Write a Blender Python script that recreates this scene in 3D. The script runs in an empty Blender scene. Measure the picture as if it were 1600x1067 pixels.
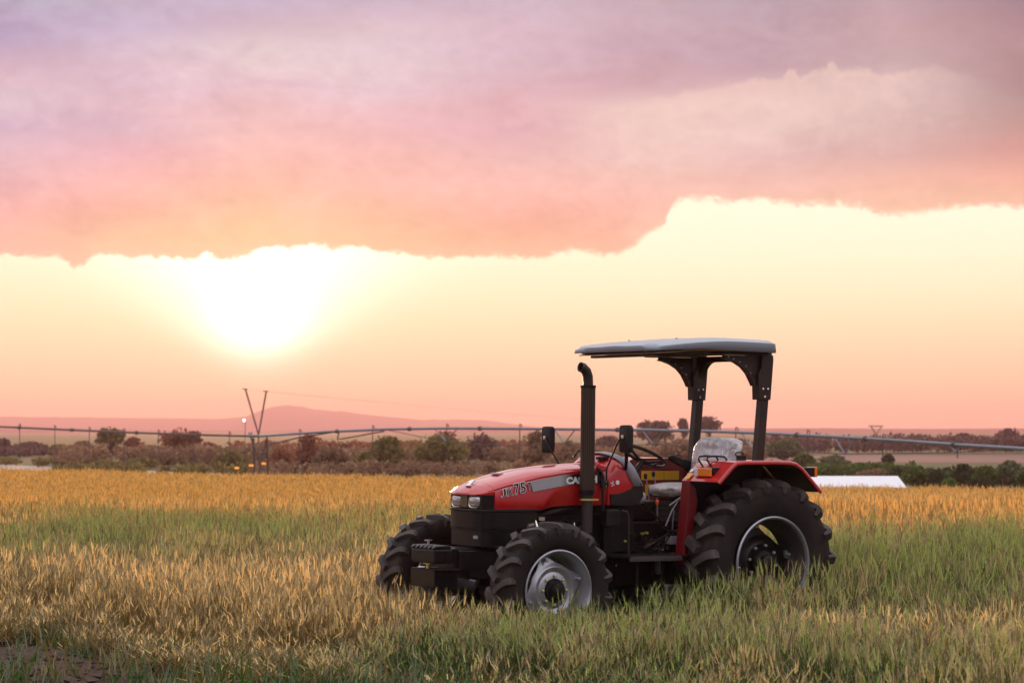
import bpy, math, random
import numpy as np
from mathutils import Vector, Matrix
R = math.radians
PI = math.pi
sc = bpy.context.scene
col = sc.collection
random.seed(7)
rng = np.random.default_rng(11)

# ------------------------------------------------------------------ camera, sky, sun, exposure
CAM_H = 1.864
F_PX = 3660.0          # focal length in pixels of a 1600 wide frame
HOR = 672.0
cd = bpy.data.cameras.new("camera")
cam = bpy.data.objects.new("camera", cd)
col.objects.link(cam)
cam.location = (0, 0, CAM_H)
cam.rotation_euler = (R(90), 0, 0)
cd.sensor_width = 36.0
cd.lens = 36.0 * F_PX / 1600.0
cd.shift_y = (HOR - 533.5) / 1600.0
cd.clip_start = 0.5
cd.clip_end = 20000
cd.dof.use_dof = True
cd.dof.focus_distance = 20.2
cd.dof.aperture_fstop = 4.5
sc.camera = cam

sc.view_settings.view_transform = 'Standard'
sc.view_settings.look = 'None'
sc.view_settings.exposure = 0.0
sc.view_settings.gamma = 1.0
sc.view_settings.use_curve_mapping = False
sc.render.engine = 'CYCLES'
sc.cycles.use_denoising = True
sc.cycles.max_bounces = 7
sc.cycles.transparent_max_bounces = 12
sc.cycles.volume_bounces = 0
sc.cycles.caustics_reflective = False
sc.cycles.caustics_refractive = False

SUN_AZ, SUN_EL = -6.18, 2.5     # degrees: left of the view axis, above the horizon


def lin(c):
    return tuple(((x / 255.0) / 12.92 if x / 255.0 <= 0.04045 else ((x / 255.0 + 0.055) / 1.055) ** 2.4) for x in c[:3]) + (1.0,)


class NT:
    """small helper to write node maths"""
    def __init__(s, tree):
        s.t = tree
        s.n = tree.nodes
        s.l = tree.links
    def put(s, sock, v):
        if isinstance(v, bpy.types.NodeSocket):
            s.l.new(v, sock)
        elif v is not None:
            sock.default_value = v
    def m(s, op, a, b=None, c=None, clamp=False):
        n = s.n.new('ShaderNodeMath'); n.operation = op; n.use_clamp = clamp
        for i, v in enumerate((a, b, c)):
            if v is not None: s.put(n.inputs[i], v)
        return n.outputs[0]
    def ss(s, v, lo, hi, a=0.0, b=1.0):
        n = s.n.new('ShaderNodeMapRange'); n.interpolation_type = 'SMOOTHSTEP'
        for i, x in enumerate((v, lo, hi, a, b)): s.put(n.inputs[i], x)
        return n.outputs[0]
    def mix(s, f, a, b, mode='MIX'):
        n = s.n.new('ShaderNodeMix'); n.data_type = 'RGBA'; n.blend_type = mode
        s.put(n.inputs[0], f); s.put(n.inputs[6], a); s.put(n.inputs[7], b)
        return n.outputs[2]
    def ramp(s, v, stops, interp='LINEAR'):
        n = s.n.new('ShaderNodeValToRGB'); e = n.color_ramp.elements
        n.color_ramp.interpolation = interp
        while len(e) < len(stops): e.new(0.5)
        for i, (p, c) in enumerate(stops):
            e[i].position = p; e[i].color = c if len(c) == 4 else tuple(c) + (1,)
        s.put(n.inputs[0], v)
        return n.outputs[0]
    def noise(s, vec, scale, detail=4, rough=0.5, dist=0.0, dims='3D'):
        n = s.n.new('ShaderNodeTexNoise'); n.noise_dimensions = dims
        if vec is not None: s.l.new(vec, n.inputs['Vector'])
        n.inputs['Scale'].default_value = scale; n.inputs['Detail'].default_value = detail
        n.inputs['Roughness'].default_value = rough; n.inputs['Distortion'].default_value = dist
        return n.outputs[0]
    def comb(s, x, y, z=0.0):
        n = s.n.new('ShaderNodeCombineXYZ')
        for i, v in enumerate((x, y, z)): s.put(n.inputs[i], v)
        return n.outputs[0]


def build_world():
    w = bpy.data.worlds.new("World"); sc.world = w; w.use_nodes = True
    t = w.node_tree; t.nodes.clear(); N = NT(t)
    tc = t.nodes.new('ShaderNodeTexCoord')
    sp = t.nodes.new('ShaderNodeSeparateXYZ'); t.links.new(tc.outputs['Generated'], sp.inputs[0])
    X, Y, Z = sp.outputs
    az = N.m('MULTIPLY', N.m('ARCTAN2', X, Y), 180 / PI)
    el = N.m('MULTIPLY', N.m('ARCSINE', Z), 180 / PI)
    D = tc.outputs['Generated']
    # slow warps that give the cloud its ragged, drifting shape
    p1 = N.comb(az, N.m('MULTIPLY', el, 2.2))
    wa = N.m('SUBTRACT', N.noise(p1, 0.16, 5, 0.55), 0.5)
    wb = N.m('SUBTRACT', N.noise(N.comb(az, N.m('MULTIPLY', el, 2.0), 7.3), 0.55, 7, 0.6, 0.6), 0.5)
    wc = N.m('SUBTRACT', N.noise(N.comb(az, N.m('MULTIPLY', el, 1.5), 3.1), 2.2, 6, 0.62), 0.5)
    u = N.m('ADD', az, N.m('ADD', N.m('MULTIPLY', wb, 2.0), N.m('MULTIPLY', wc, 0.5)))
    v = N.m('ADD', el, N.m('ADD', N.m('MULTIPLY', wb, 0.9), N.m('MULTIPLY', wc, 0.45)))
    us = N.m('DIVIDE', N.m('ADD', u, 12.5), 25.0, clamp=True)
    rows = [      # (picture row, colours across the frame) turned into elevation
        (402, [(252, 186, 170), (255, 206, 165), (255, 220, 168), (254, 204, 160), (253, 192, 158), (253, 196, 165), (253, 204, 165), (253, 204, 160), (253, 204, 160)]),
        (372, [(252, 184, 170), (254, 200, 160), (255, 216, 160), (253, 198, 156), (252, 184, 154), (252, 190, 165), (252, 202, 170), (250, 200, 168), (250, 198, 166)]),
        (330, [(244, 182, 178), (254, 190, 170), (255, 206, 168), (255, 200, 172), (252, 184, 168), (254, 194, 176), (250, 196, 174), (250, 196, 168), (248, 192, 165)]),
        (290, [(238, 188, 194), (254, 192, 184), (255, 198, 174), (255, 196, 182), (250, 192, 180), (246, 192, 182), (240, 188, 180), (248, 190, 170), (244, 180, 160)]),
        (250, [(228, 190, 200), (240, 182, 190), (252, 194, 182), (250, 192, 182), (240, 190, 188), (238, 200, 192), (226, 186, 184), (214, 170, 166), (218, 154, 146)]),
        (210, [(212, 180, 204), (220, 180, 196), (246, 192, 188), (240, 184, 186), (228, 174, 184), (236, 200, 192), (232, 200, 196), (208, 172, 172), (190, 146, 140)]),
        (170, [(216, 192, 206), (222, 182, 198), (236, 186, 190), (234, 184, 192), (224, 168, 178), (232, 196, 190), (236, 204, 196), (210, 178, 180), (174, 140, 138)]),
        (140, [(220, 182, 200), (218, 184, 204), (232, 192, 204), (228, 196, 208), (220, 170, 184), (206, 160, 172), (212, 176, 178), (208, 174, 180), (166, 128, 134)]),
        (110, [(202, 168, 196), (218, 184, 204), (230, 200, 206), (230, 200, 208), (216, 178, 194), (204, 160, 176), (188, 150, 165), (200, 166, 170), (168, 126, 132)]),
        (80, [(172, 152, 195), (208, 182, 206), (226, 202, 208), (224, 198, 210), (214, 178, 197), (200, 163, 182), (186, 152, 170), (194, 156, 165), (176, 132, 142)]),
        (50, [(174, 155, 192), (194, 174, 208), (208, 178, 196), (222, 190, 202), (214, 178, 196), (202, 168, 186), (186, 154, 171), (194, 153, 159), (164, 124, 135)]),
        (10, [(168, 170, 200), (190, 176, 202), (194, 174, 206), (202, 178, 202), (206, 178, 200), (196, 168, 184), (180, 156, 175), (188, 152, 168), (145, 116, 142)]),
        (-300, [(160, 160, 194), (172, 166, 196), (180, 170, 198), (184, 168, 196), (182, 162, 190), (172, 152, 182), (164, 146, 176), (158, 140, 170), (140, 124, 156)]),
    ]
    out = None; prev = None
    for i, (py, cs) in enumerate(rows):
        vv = (HOR - py) / 63.88
        r = N.ramp(us, [(0.0007 + 0.1248 * k, lin(c)) for k, c in enumerate(cs)])
        if out is None: out = r
        else: out = N.mix(N.m('DIVIDE', N.m('SUBTRACT', v, prev), vv - prev, clamp=True), out, r)
        prev = vv
    cloud = out
    # billow relief inside the cloud
    bil = N.m('ADD', N.m('MULTIPLY', wb, 0.42), N.m('MULTIPLY', wc, 0.26))
    cloud = N.mix(1.0, cloud, N.comb(N.m('ADD', 1.0, bil), N.m('ADD', 1.0, N.m('MULTIPLY', bil, 1.15)), N.m('ADD', 1.0, bil)), 'MULTIPLY')
    hs = t.nodes.new('ShaderNodeHueSaturation'); t.links.new(N.ss(el, 5.5, 9.0, 1.0, 0.80), hs.inputs['Saturation']); t.links.new(cloud, hs.inputs['Color']); cloud = hs.outputs[0]
    # overcast on towards and past the zenith, cooler and calmer away from the sunset
    pz = N.noise(D, 2.6, 6, 0.6, 0.3)
    over = N.ramp(pz, [(0.3, (0.84, 0.81, 0.88, 1)), (0.5, (1.22, 1.16, 1.20, 1)), (0.72, (1.75, 1.64, 1.64, 1))])
    cloud = N.mix(N.ss(el, 11.5, 21.0), cloud, over)
    # clear band below the cloud
    nis = t.nodes.new('ShaderNodeTexSky'); nis.sky_type = 'NISHITA'; nis.sun_disc = False
    nis.sun_elevation = R(SUN_EL); nis.sun_rotation = R(SUN_AZ); nis.altitude = 1300; nis.dust_density = 3.0
    clear = N.ramp(N.m('DIVIDE', el, 8.0, clamp=True), [
        (0.0, lin((254, 200, 174))), (0.06, lin((255, 208, 174))), (0.14, lin((255, 212, 176))), (0.22, lin((255, 218, 184))),
        (0.32, lin((255, 230, 194))), (0.42, lin((255, 240, 208))), (0.54, lin((255, 247, 222))), (0.66, lin((255, 250, 230))), (1.0, lin((255, 250, 230)))])
    clear = N.mix(1.0, clear, N.mix(0.94, nis.outputs[0], (0, 0, 0, 1)), 'ADD') if False else clear
    nn = N.mix(1.0, nis.outputs[0], (0.003, 0.003, 0.003, 1), 'MULTIPLY')
    clear = N.mix(1.0, clear, (1.06, 1.12, 1.05, 1), 'MULTIPLY')
    clear = N.mix(1.0, clear, nn, 'ADD')
    # the glow of the veiled sun
    du = N.m('SUBTRACT', az, SUN_AZ); dv = N.m('SUBTRACT', el, SUN_EL)
    def gauss(su, sv_lo, sv_hi, off=0.0):
        d = N.m('SUBTRACT', dv, off)
        lo = N.m('DIVIDE', N.m('MINIMUM', d, 0.0), sv_lo); hi = N.m('DIVIDE', N.m('MAXIMUM', d, 0.0), sv_hi)
        q = N.m('ADD', N.m('POWER', N.m('DIVIDE', du, su), 2.0), N.m('ADD', N.m('POWER', lo, 2.0), N.m('POWER', hi, 2.0)))
        return N.m('EXPONENT', N.m('MULTIPLY', q, -1.0))
    # the glow widens upwards, a V of light under the cloud
    wid = N.m('ADD', 0.95, N.m('MULTIPLY', N.m('MAXIMUM', N.m('ADD', dv, 1.0), 0.0), 0.80))
    q1 = N.m('ADD', N.m('POWER', N.m('DIVIDE', du, wid), 2.0), N.m('POWER', N.m('DIVIDE', N.m('MINIMUM', N.m('ADD', dv, -0.3), 0.0), 1.0), 2.0))
    g1 = N.m('EXPONENT', N.m('MULTIPLY', q1, -1.0))
    g1 = N.m('MULTIPLY', g1, N.ss(el, 3.6, 6.5, 1.0, 0.0))
    g2 = gauss(2.7, 1.4, 2.2, 0.3)
    g3 = gauss(1.0, 0.8, 1.0, 0.15)
    glow = N.mix(1.0, N.mix(1.0, (0.75, 0.55, 0.62, 1), N.comb(g1, g1, g1), 'MULTIPLY'), N.mix(1.0, (0.14, 0.10, 0.07, 1), N.comb(g2, g2, g2), 'MULTIPLY'), 'ADD')
    glow = N.mix(1.0, glow, N.mix(1.0, (1.1, 0.85, 0.70, 1), N.comb(g3, g3, g3), 'MULTIPLY'), 'ADD')
    clear = N.mix(1.0, clear, glow, 'ADD')
    # a cooler, dimmer horizon away from the sunset side
    # lower edge of the cloud, then its mask
    fc = t.nodes.new('ShaderNodeFloatCurve')
    pts = [(0, 405), (50, 405), (100, 407), (130, 420), (160, 404), (240, 405), (310, 407), (322, 398), (340, 407), (380, 404), (420, 392), (500, 388), (560, 389), (600, 394), (690, 404),
           (780, 401), (840, 404), (900, 394), (945, 400), (985, 388), (1010, 370), (1040, 352), (1052, 322), (1100, 312), (1140, 318), (1180, 316), (1240, 324), (1330, 327), (1370, 340), (1430, 340), (1470, 332), (1600, 334)]
    cu = fc.mapping.curves[0]
    fc.mapping.use_clip = False
    while len(cu.points) < len(pts): cu.points.new(0.5, 0.5)
    for k, (px, py) in enumerate(pts):
        cu.points[k].location = (0.25 + 0.5 * px / 1600.0, ((HOR - py) / 63.88) / 8.0)
        cu.points[k].handle_type = 'AUTO'
    fc.mapping.extend = 'HORIZONTAL'
    fc.mapping.update()
    t.links.new(N.m('DIVIDE', N.m('ADD', N.m('ADD', az, N.m('MULTIPLY', wc, 0.35)), 25.04), 50.08, clamp=True), fc.inputs['Value'])
    fc.inputs['Factor'].default_value = 1.0
    edge = N.m('MULTIPLY', fc.outputs[0], 8.0)
    edge = N.m('ADD', edge, N.m('MULTIPLY', wa, N.ss(N.m('ABSOLUTE', az), 12.0, 22.0, 0.0, 5.0)))
    n4 = N.m('SUBTRACT', N.noise(N.comb(az, N.m('MULTIPLY', el, 1.3), 1.7), 5.0, 5, 0.6), 0.5)
    dist = N.m('SUBTRACT', N.m('ADD', el, N.m('ADD', N.m('MULTIPLY', wc, 0.35), N.m('MULTIPLY', n4, 0.34))), edge)
    soft = N.ss(az, -12.0, 12.0, 0.14, 0.24)
    cm = N.m('DIVIDE', N.m('ADD', dist, N.m('MULTIPLY', soft, 0.4)), soft, clamp=True)
    cm = N.ss(cm, 0.0, 1.0)
    # lit fringe of the cloud, strongest near the sun
    fr = N.m('EXPONENT', N.m('MULTIPLY', N.m('ABSOLUTE', dist), -2.2))
    cloud = N.mix(N.m('MULTIPLY', fr, N.ss(N.m('ABSOLUTE', N.m('SUBTRACT', az, SUN_AZ)), 0.0, 9.0, 0.50, 0.24)), cloud, lin((255, 226, 186)))
    # lit heads of the nearer cloud bank on the right
    f2 = t.nodes.new('ShaderNodeFloatCurve'); f2.mapping.use_clip = False; c2 = f2.mapping.curves[0]
    p2 = [(700, 215), (860, 190), (960, 168), (1000, 165), (1075, 146), (1150, 134), (1180, 127), (1222, 131), (1229, 114), (1240, 114), (1247, 127), (1270, 117), (1288, 112), (1293, 103), (1300, 103), (1306, 114), (1349, 116), (1362, 127), (1400, 120), (1457, 116), (1500, 130), (1600, 150)]
    while len(c2.points) < len(p2): c2.points.new(0.5, 0.5)
    for k, (px, py) in enumerate(p2): c2.points[k].location = ((px - 700) / 900.0, ((HOR - py) / 63.88) / 12.0); c2.points[k].handle_type = 'VECTOR'
    f2.mapping.extend = 'HORIZONTAL'; f2.mapping.update(); f2.inputs['Factor'].default_value = 1.0
    t.links.new(N.m('DIVIDE', N.m('ADD', N.m('ADD', az, N.m('MULTIPLY', wc, 0.5)), 1.565), 14.09, clamp=True), f2.inputs['Value'])
    d2 = N.m('SUBTRACT', N.m('MULTIPLY', f2.outputs[0], 12.0), N.m('ADD', el, N.m('ADD', N.m('MULTIPLY', wc, 0.4), N.m('MULTIPLY', n4, 0.35))))
    k2 = N.m('MULTIPLY', N.ss(d2, -0.05, 0.16), N.m('EXPONENT', N.m('MULTIPLY', N.m('MAXIMUM', d2, 0.0), -0.75)))
    k2 = N.m('MULTIPLY', k2, N.m('MULTIPLY', N.ss(az, 0.5, 4.5), N.ss(az, 9.0, 12.0, 1.0, 0.0)))
    cloud = N.mix(N.m('MULTIPLY', k2, N.m('ADD', 0.62, N.m('MULTIPLY', wc, 1.0)), clamp=True), cloud, lin((243, 212, 200)))
    sky = N.mix(cm, clear, cloud)
    # past the frame to the sides and behind: cool grey-blue evening overcast
    back = N.mix(N.ss(el, 2.0, 42.0), (0.24, 0.23, 0.30, 1), over)
    sky = N.mix(N.ss(N.m('ABSOLUTE', az), 35.0, 100.0), sky, back)
    below = N.ss(el, -3.0, -0.2)
    sky = N.mix(below, lin((120, 96, 82)), sky)
    bg = t.nodes.new('ShaderNodeBackground'); t.links.new(sky, bg.inputs[0]); bg.inputs[1].default_value = 1.0
    o = t.nodes.new('ShaderNodeOutputWorld'); t.links.new(bg.outputs[0], o.inputs[0])
    w.cycles.sampling_method = 'MANUAL'
    w.cycles.sample_map_resolution = 2048


build_world()

sd = bpy.data.lights.new("sun", 'SUN')
sd.energy = 3.1
sd.angle = R(6)
sd.color = (1.0, 0.56, 0.26)
sun = bpy.data.objects.new("sun", sd); col.objects.link(sun)
sv = Vector((math.sin(R(SUN_AZ)) * math.cos(R(SUN_EL)), math.cos(R(SUN_AZ)) * math.cos(R(SUN_EL)), math.sin(R(SUN_EL))))
sun.rotation_euler = sv.to_track_quat('Z', 'Y').to_euler()
sun.location = sv * 100


# ------------------------------------------------------------------ mesh and object helpers
class MB:
    def __init__(s):
        s.v = []; s.f = []; s.mi = []
        s.M = None
    def add(s, vs, fs, mi=0):
        b = len(s.v)
        if s.M is not None: vs = [tuple(s.M @ Vector(p)) for p in vs]
        s.v += [tuple(p) for p in vs]
        for f in fs:
            s.f.append(tuple(b + i for i in f)); s.mi.append(mi)
        return s
    def box(s, x0, x1, y0, y1, z0, z1, mi=0):
        vs = [(x, y, z) for x in (x0, x1) for y in (y0, y1) for z in (z0, z1)]
        return s.add(vs, [(0, 1, 3, 2), (4, 6, 7, 5), (0, 4, 5, 1), (2, 3, 7, 6), (0, 2, 6, 4), (1, 5, 7, 3)], mi)
    def prism(s, poly, axis, a0, a1, mi=0):
        """poly: 2D outline; axis 'y': (x,z), axis 'z': (x,y), axis 'x': (y,z)"""
        def P(p, a):
            return {'y': (p[0], a, p[1]), 'z': (p[0], p[1], a), 'x': (a, p[0], p[1])}[axis]
        n = len(poly)
        vs = [P(p, a0) for p in poly] + [P(p, a1) for p in poly]
        fs = [tuple(range(n))[::-1], tuple(range(n, 2 * n))] + [(i, (i + 1) % n, n + (i + 1) % n, n + i) for i in range(n)]
        return s.add(vs, fs, mi)
    def tube(s, pts, r, n=8, mi=0, cap=True):
        pts = [Vector(p) for p in pts]
        rs = r if isinstance(r, (list, tuple)) else [r] * len(pts)
        vs = []; fs = []
        up = Vector((0, 0, 1))
        prev = None
        for i, p in enumerate(pts):
            d = (pts[min(i + 1, len(pts) - 1)] - pts[max(i - 1, 0)]).normalized()
            if prev is None:
                a = d.cross(up)
                if a.length < 1e-3: a = d.cross(Vector((1, 0, 0)))
            else:
                a = prev - d * prev.dot(d)
            a.normalize(); prev = a; b = d.cross(a)
            for k in range(n):
                t = 2 * PI * k / n
                vs.append(p + (a * math.cos(t) + b * math.sin(t)) * rs[i])
        for i in range(len(pts) - 1):
            for k in range(n):
                k2 = (k + 1) % n
                fs.append((i * n + k, i * n + k2, (i + 1) * n + k2, (i + 1) * n + k))
        if cap:
            fs.append(tuple(range(n))[::-1]); fs.append(tuple((len(pts) - 1) * n + k for k in range(n)))
        return s.add(vs, fs, mi)
    def lathe(s, prof, n=48, mi=0, closed=False, c=(0, 0, 0), axis='y'):
        """prof: (along axis, radius)"""
        vs = []; fs = []
        for (a, r) in prof:
            for k in range(n):
                t = 2 * PI * k / n
                q = (r * math.cos(t), a, r * math.sin(t)) if axis == 'y' else ((r * math.cos(t), r * math.sin(t), a) if axis == 'z' else (a, r * math.cos(t), r * math.sin(t)))
                vs.append((q[0] + c[0], q[1] + c[1], q[2] + c[2]))
        m = len(prof)
        for i in range(m if closed else m - 1):
            j = (i + 1) % m
            for k in range(n):
                k2 = (k + 1) % n
                fs.append((i * n + k, j * n + k, j * n + k2, i * n + k2))
        return s.add(vs, fs, mi)
    def loft(s, secs, mi=0, closed=True, caps=True):
        n = len(secs[0]); vs = [p for q in secs for p in q]; fs = []
        for i in range(len(secs) - 1):
            for k in range(n if closed else n - 1):
                k2 = (k + 1) % n
                fs.append((i * n + k, i * n + k2, (i + 1) * n + k2, (i + 1) * n + k))
        if caps:
            fs.append(tuple(range(n))[::-1]); fs.append(tuple((len(secs) - 1) * n + k for k in range(n)))
        return s.add(vs, fs, mi)


def mesh_obj(name, mb, mats, parent=None, smooth=None, bevel=0, subsurf=0, loc=None, fix=True):
    me = bpy.data.meshes.new(name)
    me.from_pydata(mb.v, [], mb.f)
    if not isinstance(mats, (list, tuple)): mats = [mats]
    for m in mats: me.materials.append(m)
    if len(mats) > 1: me.polygons.foreach_set('material_index', mb.mi)
    me.update()
    if fix:
        import bmesh
        bm = bmesh.new(); bm.from_mesh(me); bmesh.ops.recalc_face_normals(bm, faces=bm.faces); bm.to_mesh(me); bm.free()
    o = bpy.data.objects.new(name, me); col.objects.link(o)
    if parent is not None: o.parent = parent
    if loc is not None: o.location = loc
    if bevel:
        b = o.modifiers.new("bevel", 'BEVEL'); b.width = bevel; b.segments = 2; b.limit_method = 'ANGLE'; b.angle_limit = R(35); b.harden_normals = False
    if subsurf:
        q = o.modifiers.new("sub", 'SUBSURF'); q.levels = subsurf; q.render_levels = subsurf
    if smooth is not None:
        me.shade_smooth()
        if smooth < 180: me.set_sharp_from_angle(angle=R(smooth))
    return o


def empty(name, parent=None, loc=(0, 0, 0)):
    o = bpy.data.objects.new(name, None); col.objects.link(o); o.empty_display_size = 0.1
    o.parent = parent; o.location = loc
    return o


def tag(o, label=None, cat=None, group=None, kind=None):
    if label: o['label'] = label
    if cat: o['category'] = cat
    if group: o['group'] = group
    if kind: o['kind'] = kind
    return o


# ------------------------------------------------------------------ materials
def pmat(name, base, rough=0.5, metal=0.0, coat=0.0, spec=0.5, var=0.0, vscale=8.0, dust=None, dustamt=0.0, bump=0.0, bscale=60, coat_rough=0.05, rvar=0.0):
    m = bpy.data.materials.new(name); m.use_nodes = True
    t = m.node_tree; b = t.nodes['Principled BSDF']; N = NT(t)
    b.inputs['Base Color'].default_value = tuple(base) + (1,)
    b.inputs['Roughness'].default_value = rough; b.inputs['Metallic'].default_value = metal
    b.inputs['Coat Weight'].default_value = coat; b.inputs['Coat Roughness'].default_value = coat_rough
    b.inputs['Specular IOR Level'].default_value = spec
    if coat >= 1.0: b.inputs['Coat IOR'].default_value = 1.6
    tc = t.nodes.new('ShaderNodeTexCoord'); P = tc.outputs['Object']
    c = None
    if var:
        n = N.noise(P, vscale, 6, 0.6)
        f = N.m('ADD', 1 - var, N.m('MULTIPLY', n, 2 * var))
        c = N.mix(1.0, tuple(base) + (1,), N.comb(f, f, f), 'MULTIPLY')
    if dustamt:
        n = N.noise(P, vscale * 0.7, 8, 0.65)
        f = N.ss(n, 0.42, 0.68, 0.0, dustamt)
        c = N.mix(f, c if c is not None else tuple(base) + (1,), tuple(dust) + (1,))
    if c is not None: t.links.new(c, b.inputs['Base Color'])
    if rvar:
        n = N.noise(P, vscale * 2.3, 6, 0.6)
        t.links.new(N.m('ADD', rough - rvar, N.m('MULTIPLY', n, 2 * rvar), clamp=True), b.inputs['Roughness'])
    if bump:
        bn = t.nodes.new('ShaderNodeBump'); bn.inputs['Strength'].default_value = bump; bn.inputs['Distance'].default_value = 0.01
        t.links.new(N.noise(P, bscale, 6, 0.6), bn.inputs['Height']); t.links.new(bn.outputs[0], b.inputs['Normal'])
    return m


M_red = pmat('red_paint', (0.50, 0.004, 0.010), 0.40, 0, 1.0, 0.25, var=0.06, vscale=3, dust=(0.35, 0.22, 0.16), dustamt=0.05, rvar=0.05)
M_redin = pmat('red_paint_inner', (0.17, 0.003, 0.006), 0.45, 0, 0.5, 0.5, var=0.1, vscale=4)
M_rubber = pmat('rubber', (0.016, 0.013, 0.0125), 0.66, 0, 0, 0.22, var=0.2, vscale=5, dust=(0.06, 0.042, 0.034), dustamt=0.4, bump=0.25, bscale=90, rvar=0.1)
M_lug = pmat('worn_lug_rubber', (0.046, 0.038, 0.036), 0.6, 0, 0, 0.3, var=0.25, vscale=7, dust=(0.12, 0.09, 0.075), dustamt=0.5, bump=0.2, bscale=70)
M_black = pmat('black_paint', (0.005, 0.0045, 0.0045), 0.36, 0, 0.0, 0.3, var=0.15, vscale=6, dust=(0.05, 0.035, 0.03), dustamt=0.2, rvar=0.08)
M_blackp = pmat('black_plastic', (0.010, 0.009, 0.009), 0.5, 0, 0, 0.3, var=0.1, vscale=9, dust=(0.07, 0.05, 0.04), dustamt=0.2, bump=0.1, bscale=200)
M_engine = pmat('engine_black', (0.005, 0.005, 0.005), 0.5, 0.0, 0, 0.25, var=0.3, vscale=14, dust=(0.03, 0.02, 0.018), dustamt=0.3, bump=0.3, bscale=40)
M_brownp = pmat('rops_paint', (0.026, 0.017, 0.012), 0.42, 0, 0.15, 0.4, var=0.12, vscale=4, dust=(0.12, 0.08, 0.05), dustamt=0.2, rvar=0.08)
M_silver = pmat('silver_rim', (0.40, 0.42, 0.47), 0.32, 0.6, 0.3, 0.5, var=0.06, vscale=7, dust=(0.25, 0.2, 0.17), dustamt=0.22, rvar=0.06)
M_chrome = pmat('bright_metal', (0.75, 0.74, 0.72), 0.22, 1.0, 0, 0.5, var=0.05)
M_roof = pmat('roof_fibreglass', (0.32, 0.37, 0.44), 0.42, 0, 0.2, 0.5, var=0.05, vscale=4, dust=(0.3, 0.27, 0.24), dustamt=0.2, bump=0.06, bscale=12, rvar=0.06)
M_liner = pmat('roof_liner', (0.55, 0.42, 0.32), 0.6, 0, 0, 0.4, var=0.1, vscale=6)
M_grey = pmat('grey_plastic', (0.30, 0.31, 0.35), 0.42, 0, 0.1, 0.5, var=0.05)
M_stripe = pmat('silver_decal', (0.45, 0.46, 0.50), 0.35, 0.3, 0.5, 0.5, var=0.03)
M_dblack = pmat('black_decal', (0.012, 0.011, 0.014), 0.3, 0, 0.5, 0.5)
M_white = pmat('white_letter', (0.88, 0.88, 0.88), 0.4)
M_yellow = pmat('yellow_sticker', (0.80, 0.42, 0.02), 0.45, 0, 0.1, 0.4, var=0.05)
M_yellowb = pmat('zinc_yellow_bolt', (0.62, 0.55, 0.18), 0.35, 0.5)
M_amber = pmat('amber_lens', (0.85, 0.22, 0.01), 0.15, 0, 0.6)
M_wlens = pmat('clear_lens', (0.72, 0.70, 0.72), 0.12, 0, 0.8)
M_lamp = pmat('headlamp_glass', (0.62, 0.64, 0.70), 0.16, 0.85, 1.0)
M_mirror = pmat('mirror_glass', (0.8, 0.8, 0.8), 0.03, 1.0)
M_seat = pmat('seat_vinyl', (0.03, 0.03, 0.032), 0.5, 0, 0, 0.4)
M_orange = pmat('orange_knob', (0.75, 0.09, 0.02), 0.35, 0, 0.4)
M_tan = pmat('brown_lens_divider', (0.10, 0.07, 0.03), 0.3, 0, 0.5)


def plastic_wrap():
    m = bpy.data.materials.new('clear_wrap'); m.use_nodes = True
    t = m.node_tree; t.nodes.clear(); N = NT(t)
    tc = t.nodes.new('ShaderNodeTexCoord')
    mp = t.nodes.new('ShaderNodeMapping'); mp.inputs['Scale'].default_value = (1.0, 1.6, 0.55); t.links.new(tc.outputs['Object'], mp.inputs[0])
    n = N.noise(mp.outputs[0], 15, 4, 0.55, 0.5)
    bn = t.nodes.new('ShaderNodeBump'); bn.inputs['Strength'].default_value = 1.0; bn.inputs['Distance'].default_value = 0.035
    t.links.new(n, bn.inputs['Height'])
    d = t.nodes.new('ShaderNodeBsdfDiffuse'); d.inputs[0].default_value = (0.90, 0.87, 0.86, 1)
    tr = t.nodes.new('ShaderNodeBsdfTranslucent'); tr.inputs[0].default_value = (0.75, 0.66, 0.60, 1)
    g = t.nodes.new('ShaderNodeBsdfGlossy'); g.inputs[1].default_value = 0.18; g.inputs[0].default_value = (0.9, 0.9, 0.95, 1)
    tp = t.nodes.new('ShaderNodeBsdfTransparent'); tp.inputs[0].default_value = (0.92, 0.9, 0.88, 1)
    for q in (d, g): t.links.new(bn.outputs[0], q.inputs['Normal'])
    def mx(f, a, b):
        x = t.nodes.new('ShaderNodeMixShader'); N.put(x.inputs[0], f); t.links.new(a, x.inputs[1]); t.links.new(b, x.inputs[2]); return x.outputs[0]
    s1 = mx(0.45, d.outputs[0], tr.outputs[0])
    s2 = mx(0.34, s1, g.outputs[0])
    s3 = mx(N.ss(n, 0.40, 0.75, 0.02, 0.30), s2, tp.outputs[0])
    o = t.nodes.new('ShaderNodeOutputMaterial'); t.links.new(s3, o.inputs[0])
    return m


M_wrap = plastic_wrap()


def emit(name, c, s):
    m = bpy.data.materials.new(name); m.use_nodes = True
    b = m.node_tree.nodes['Principled BSDF']
    b.inputs['Base Color'].default_value = c + (1,); b.inputs['Emission Color'].default_value = c + (1,); b.inputs['Emission Strength'].default_value = s
    return m


# ------------------------------------------------------------------ terrain
def edge_y(x):          # far edge of the wheat
    return 66.5 - 0.86 * x if -60 < x < 35 else (66.5 + 51.6 if x <= -60 else 36.4)


LOW = -1.6


def ground_z(x, y):
    s = y - edge_y(x) - 1.0
    k = min(1.0, max(0.0, s / 14.0)); k = k * k * (3 - 2 * k)
    z = LOW * k
    return z


def soil_mask(x, y):     # >0 on bare soil at the near left corner
    return (-1.2 - x) * 1.25 - (y - 17.0) * 1.0 + 0.35 * math.sin(x * 3.1 + y) + 0.25 * math.sin(x * 7.3) - 0.55


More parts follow.
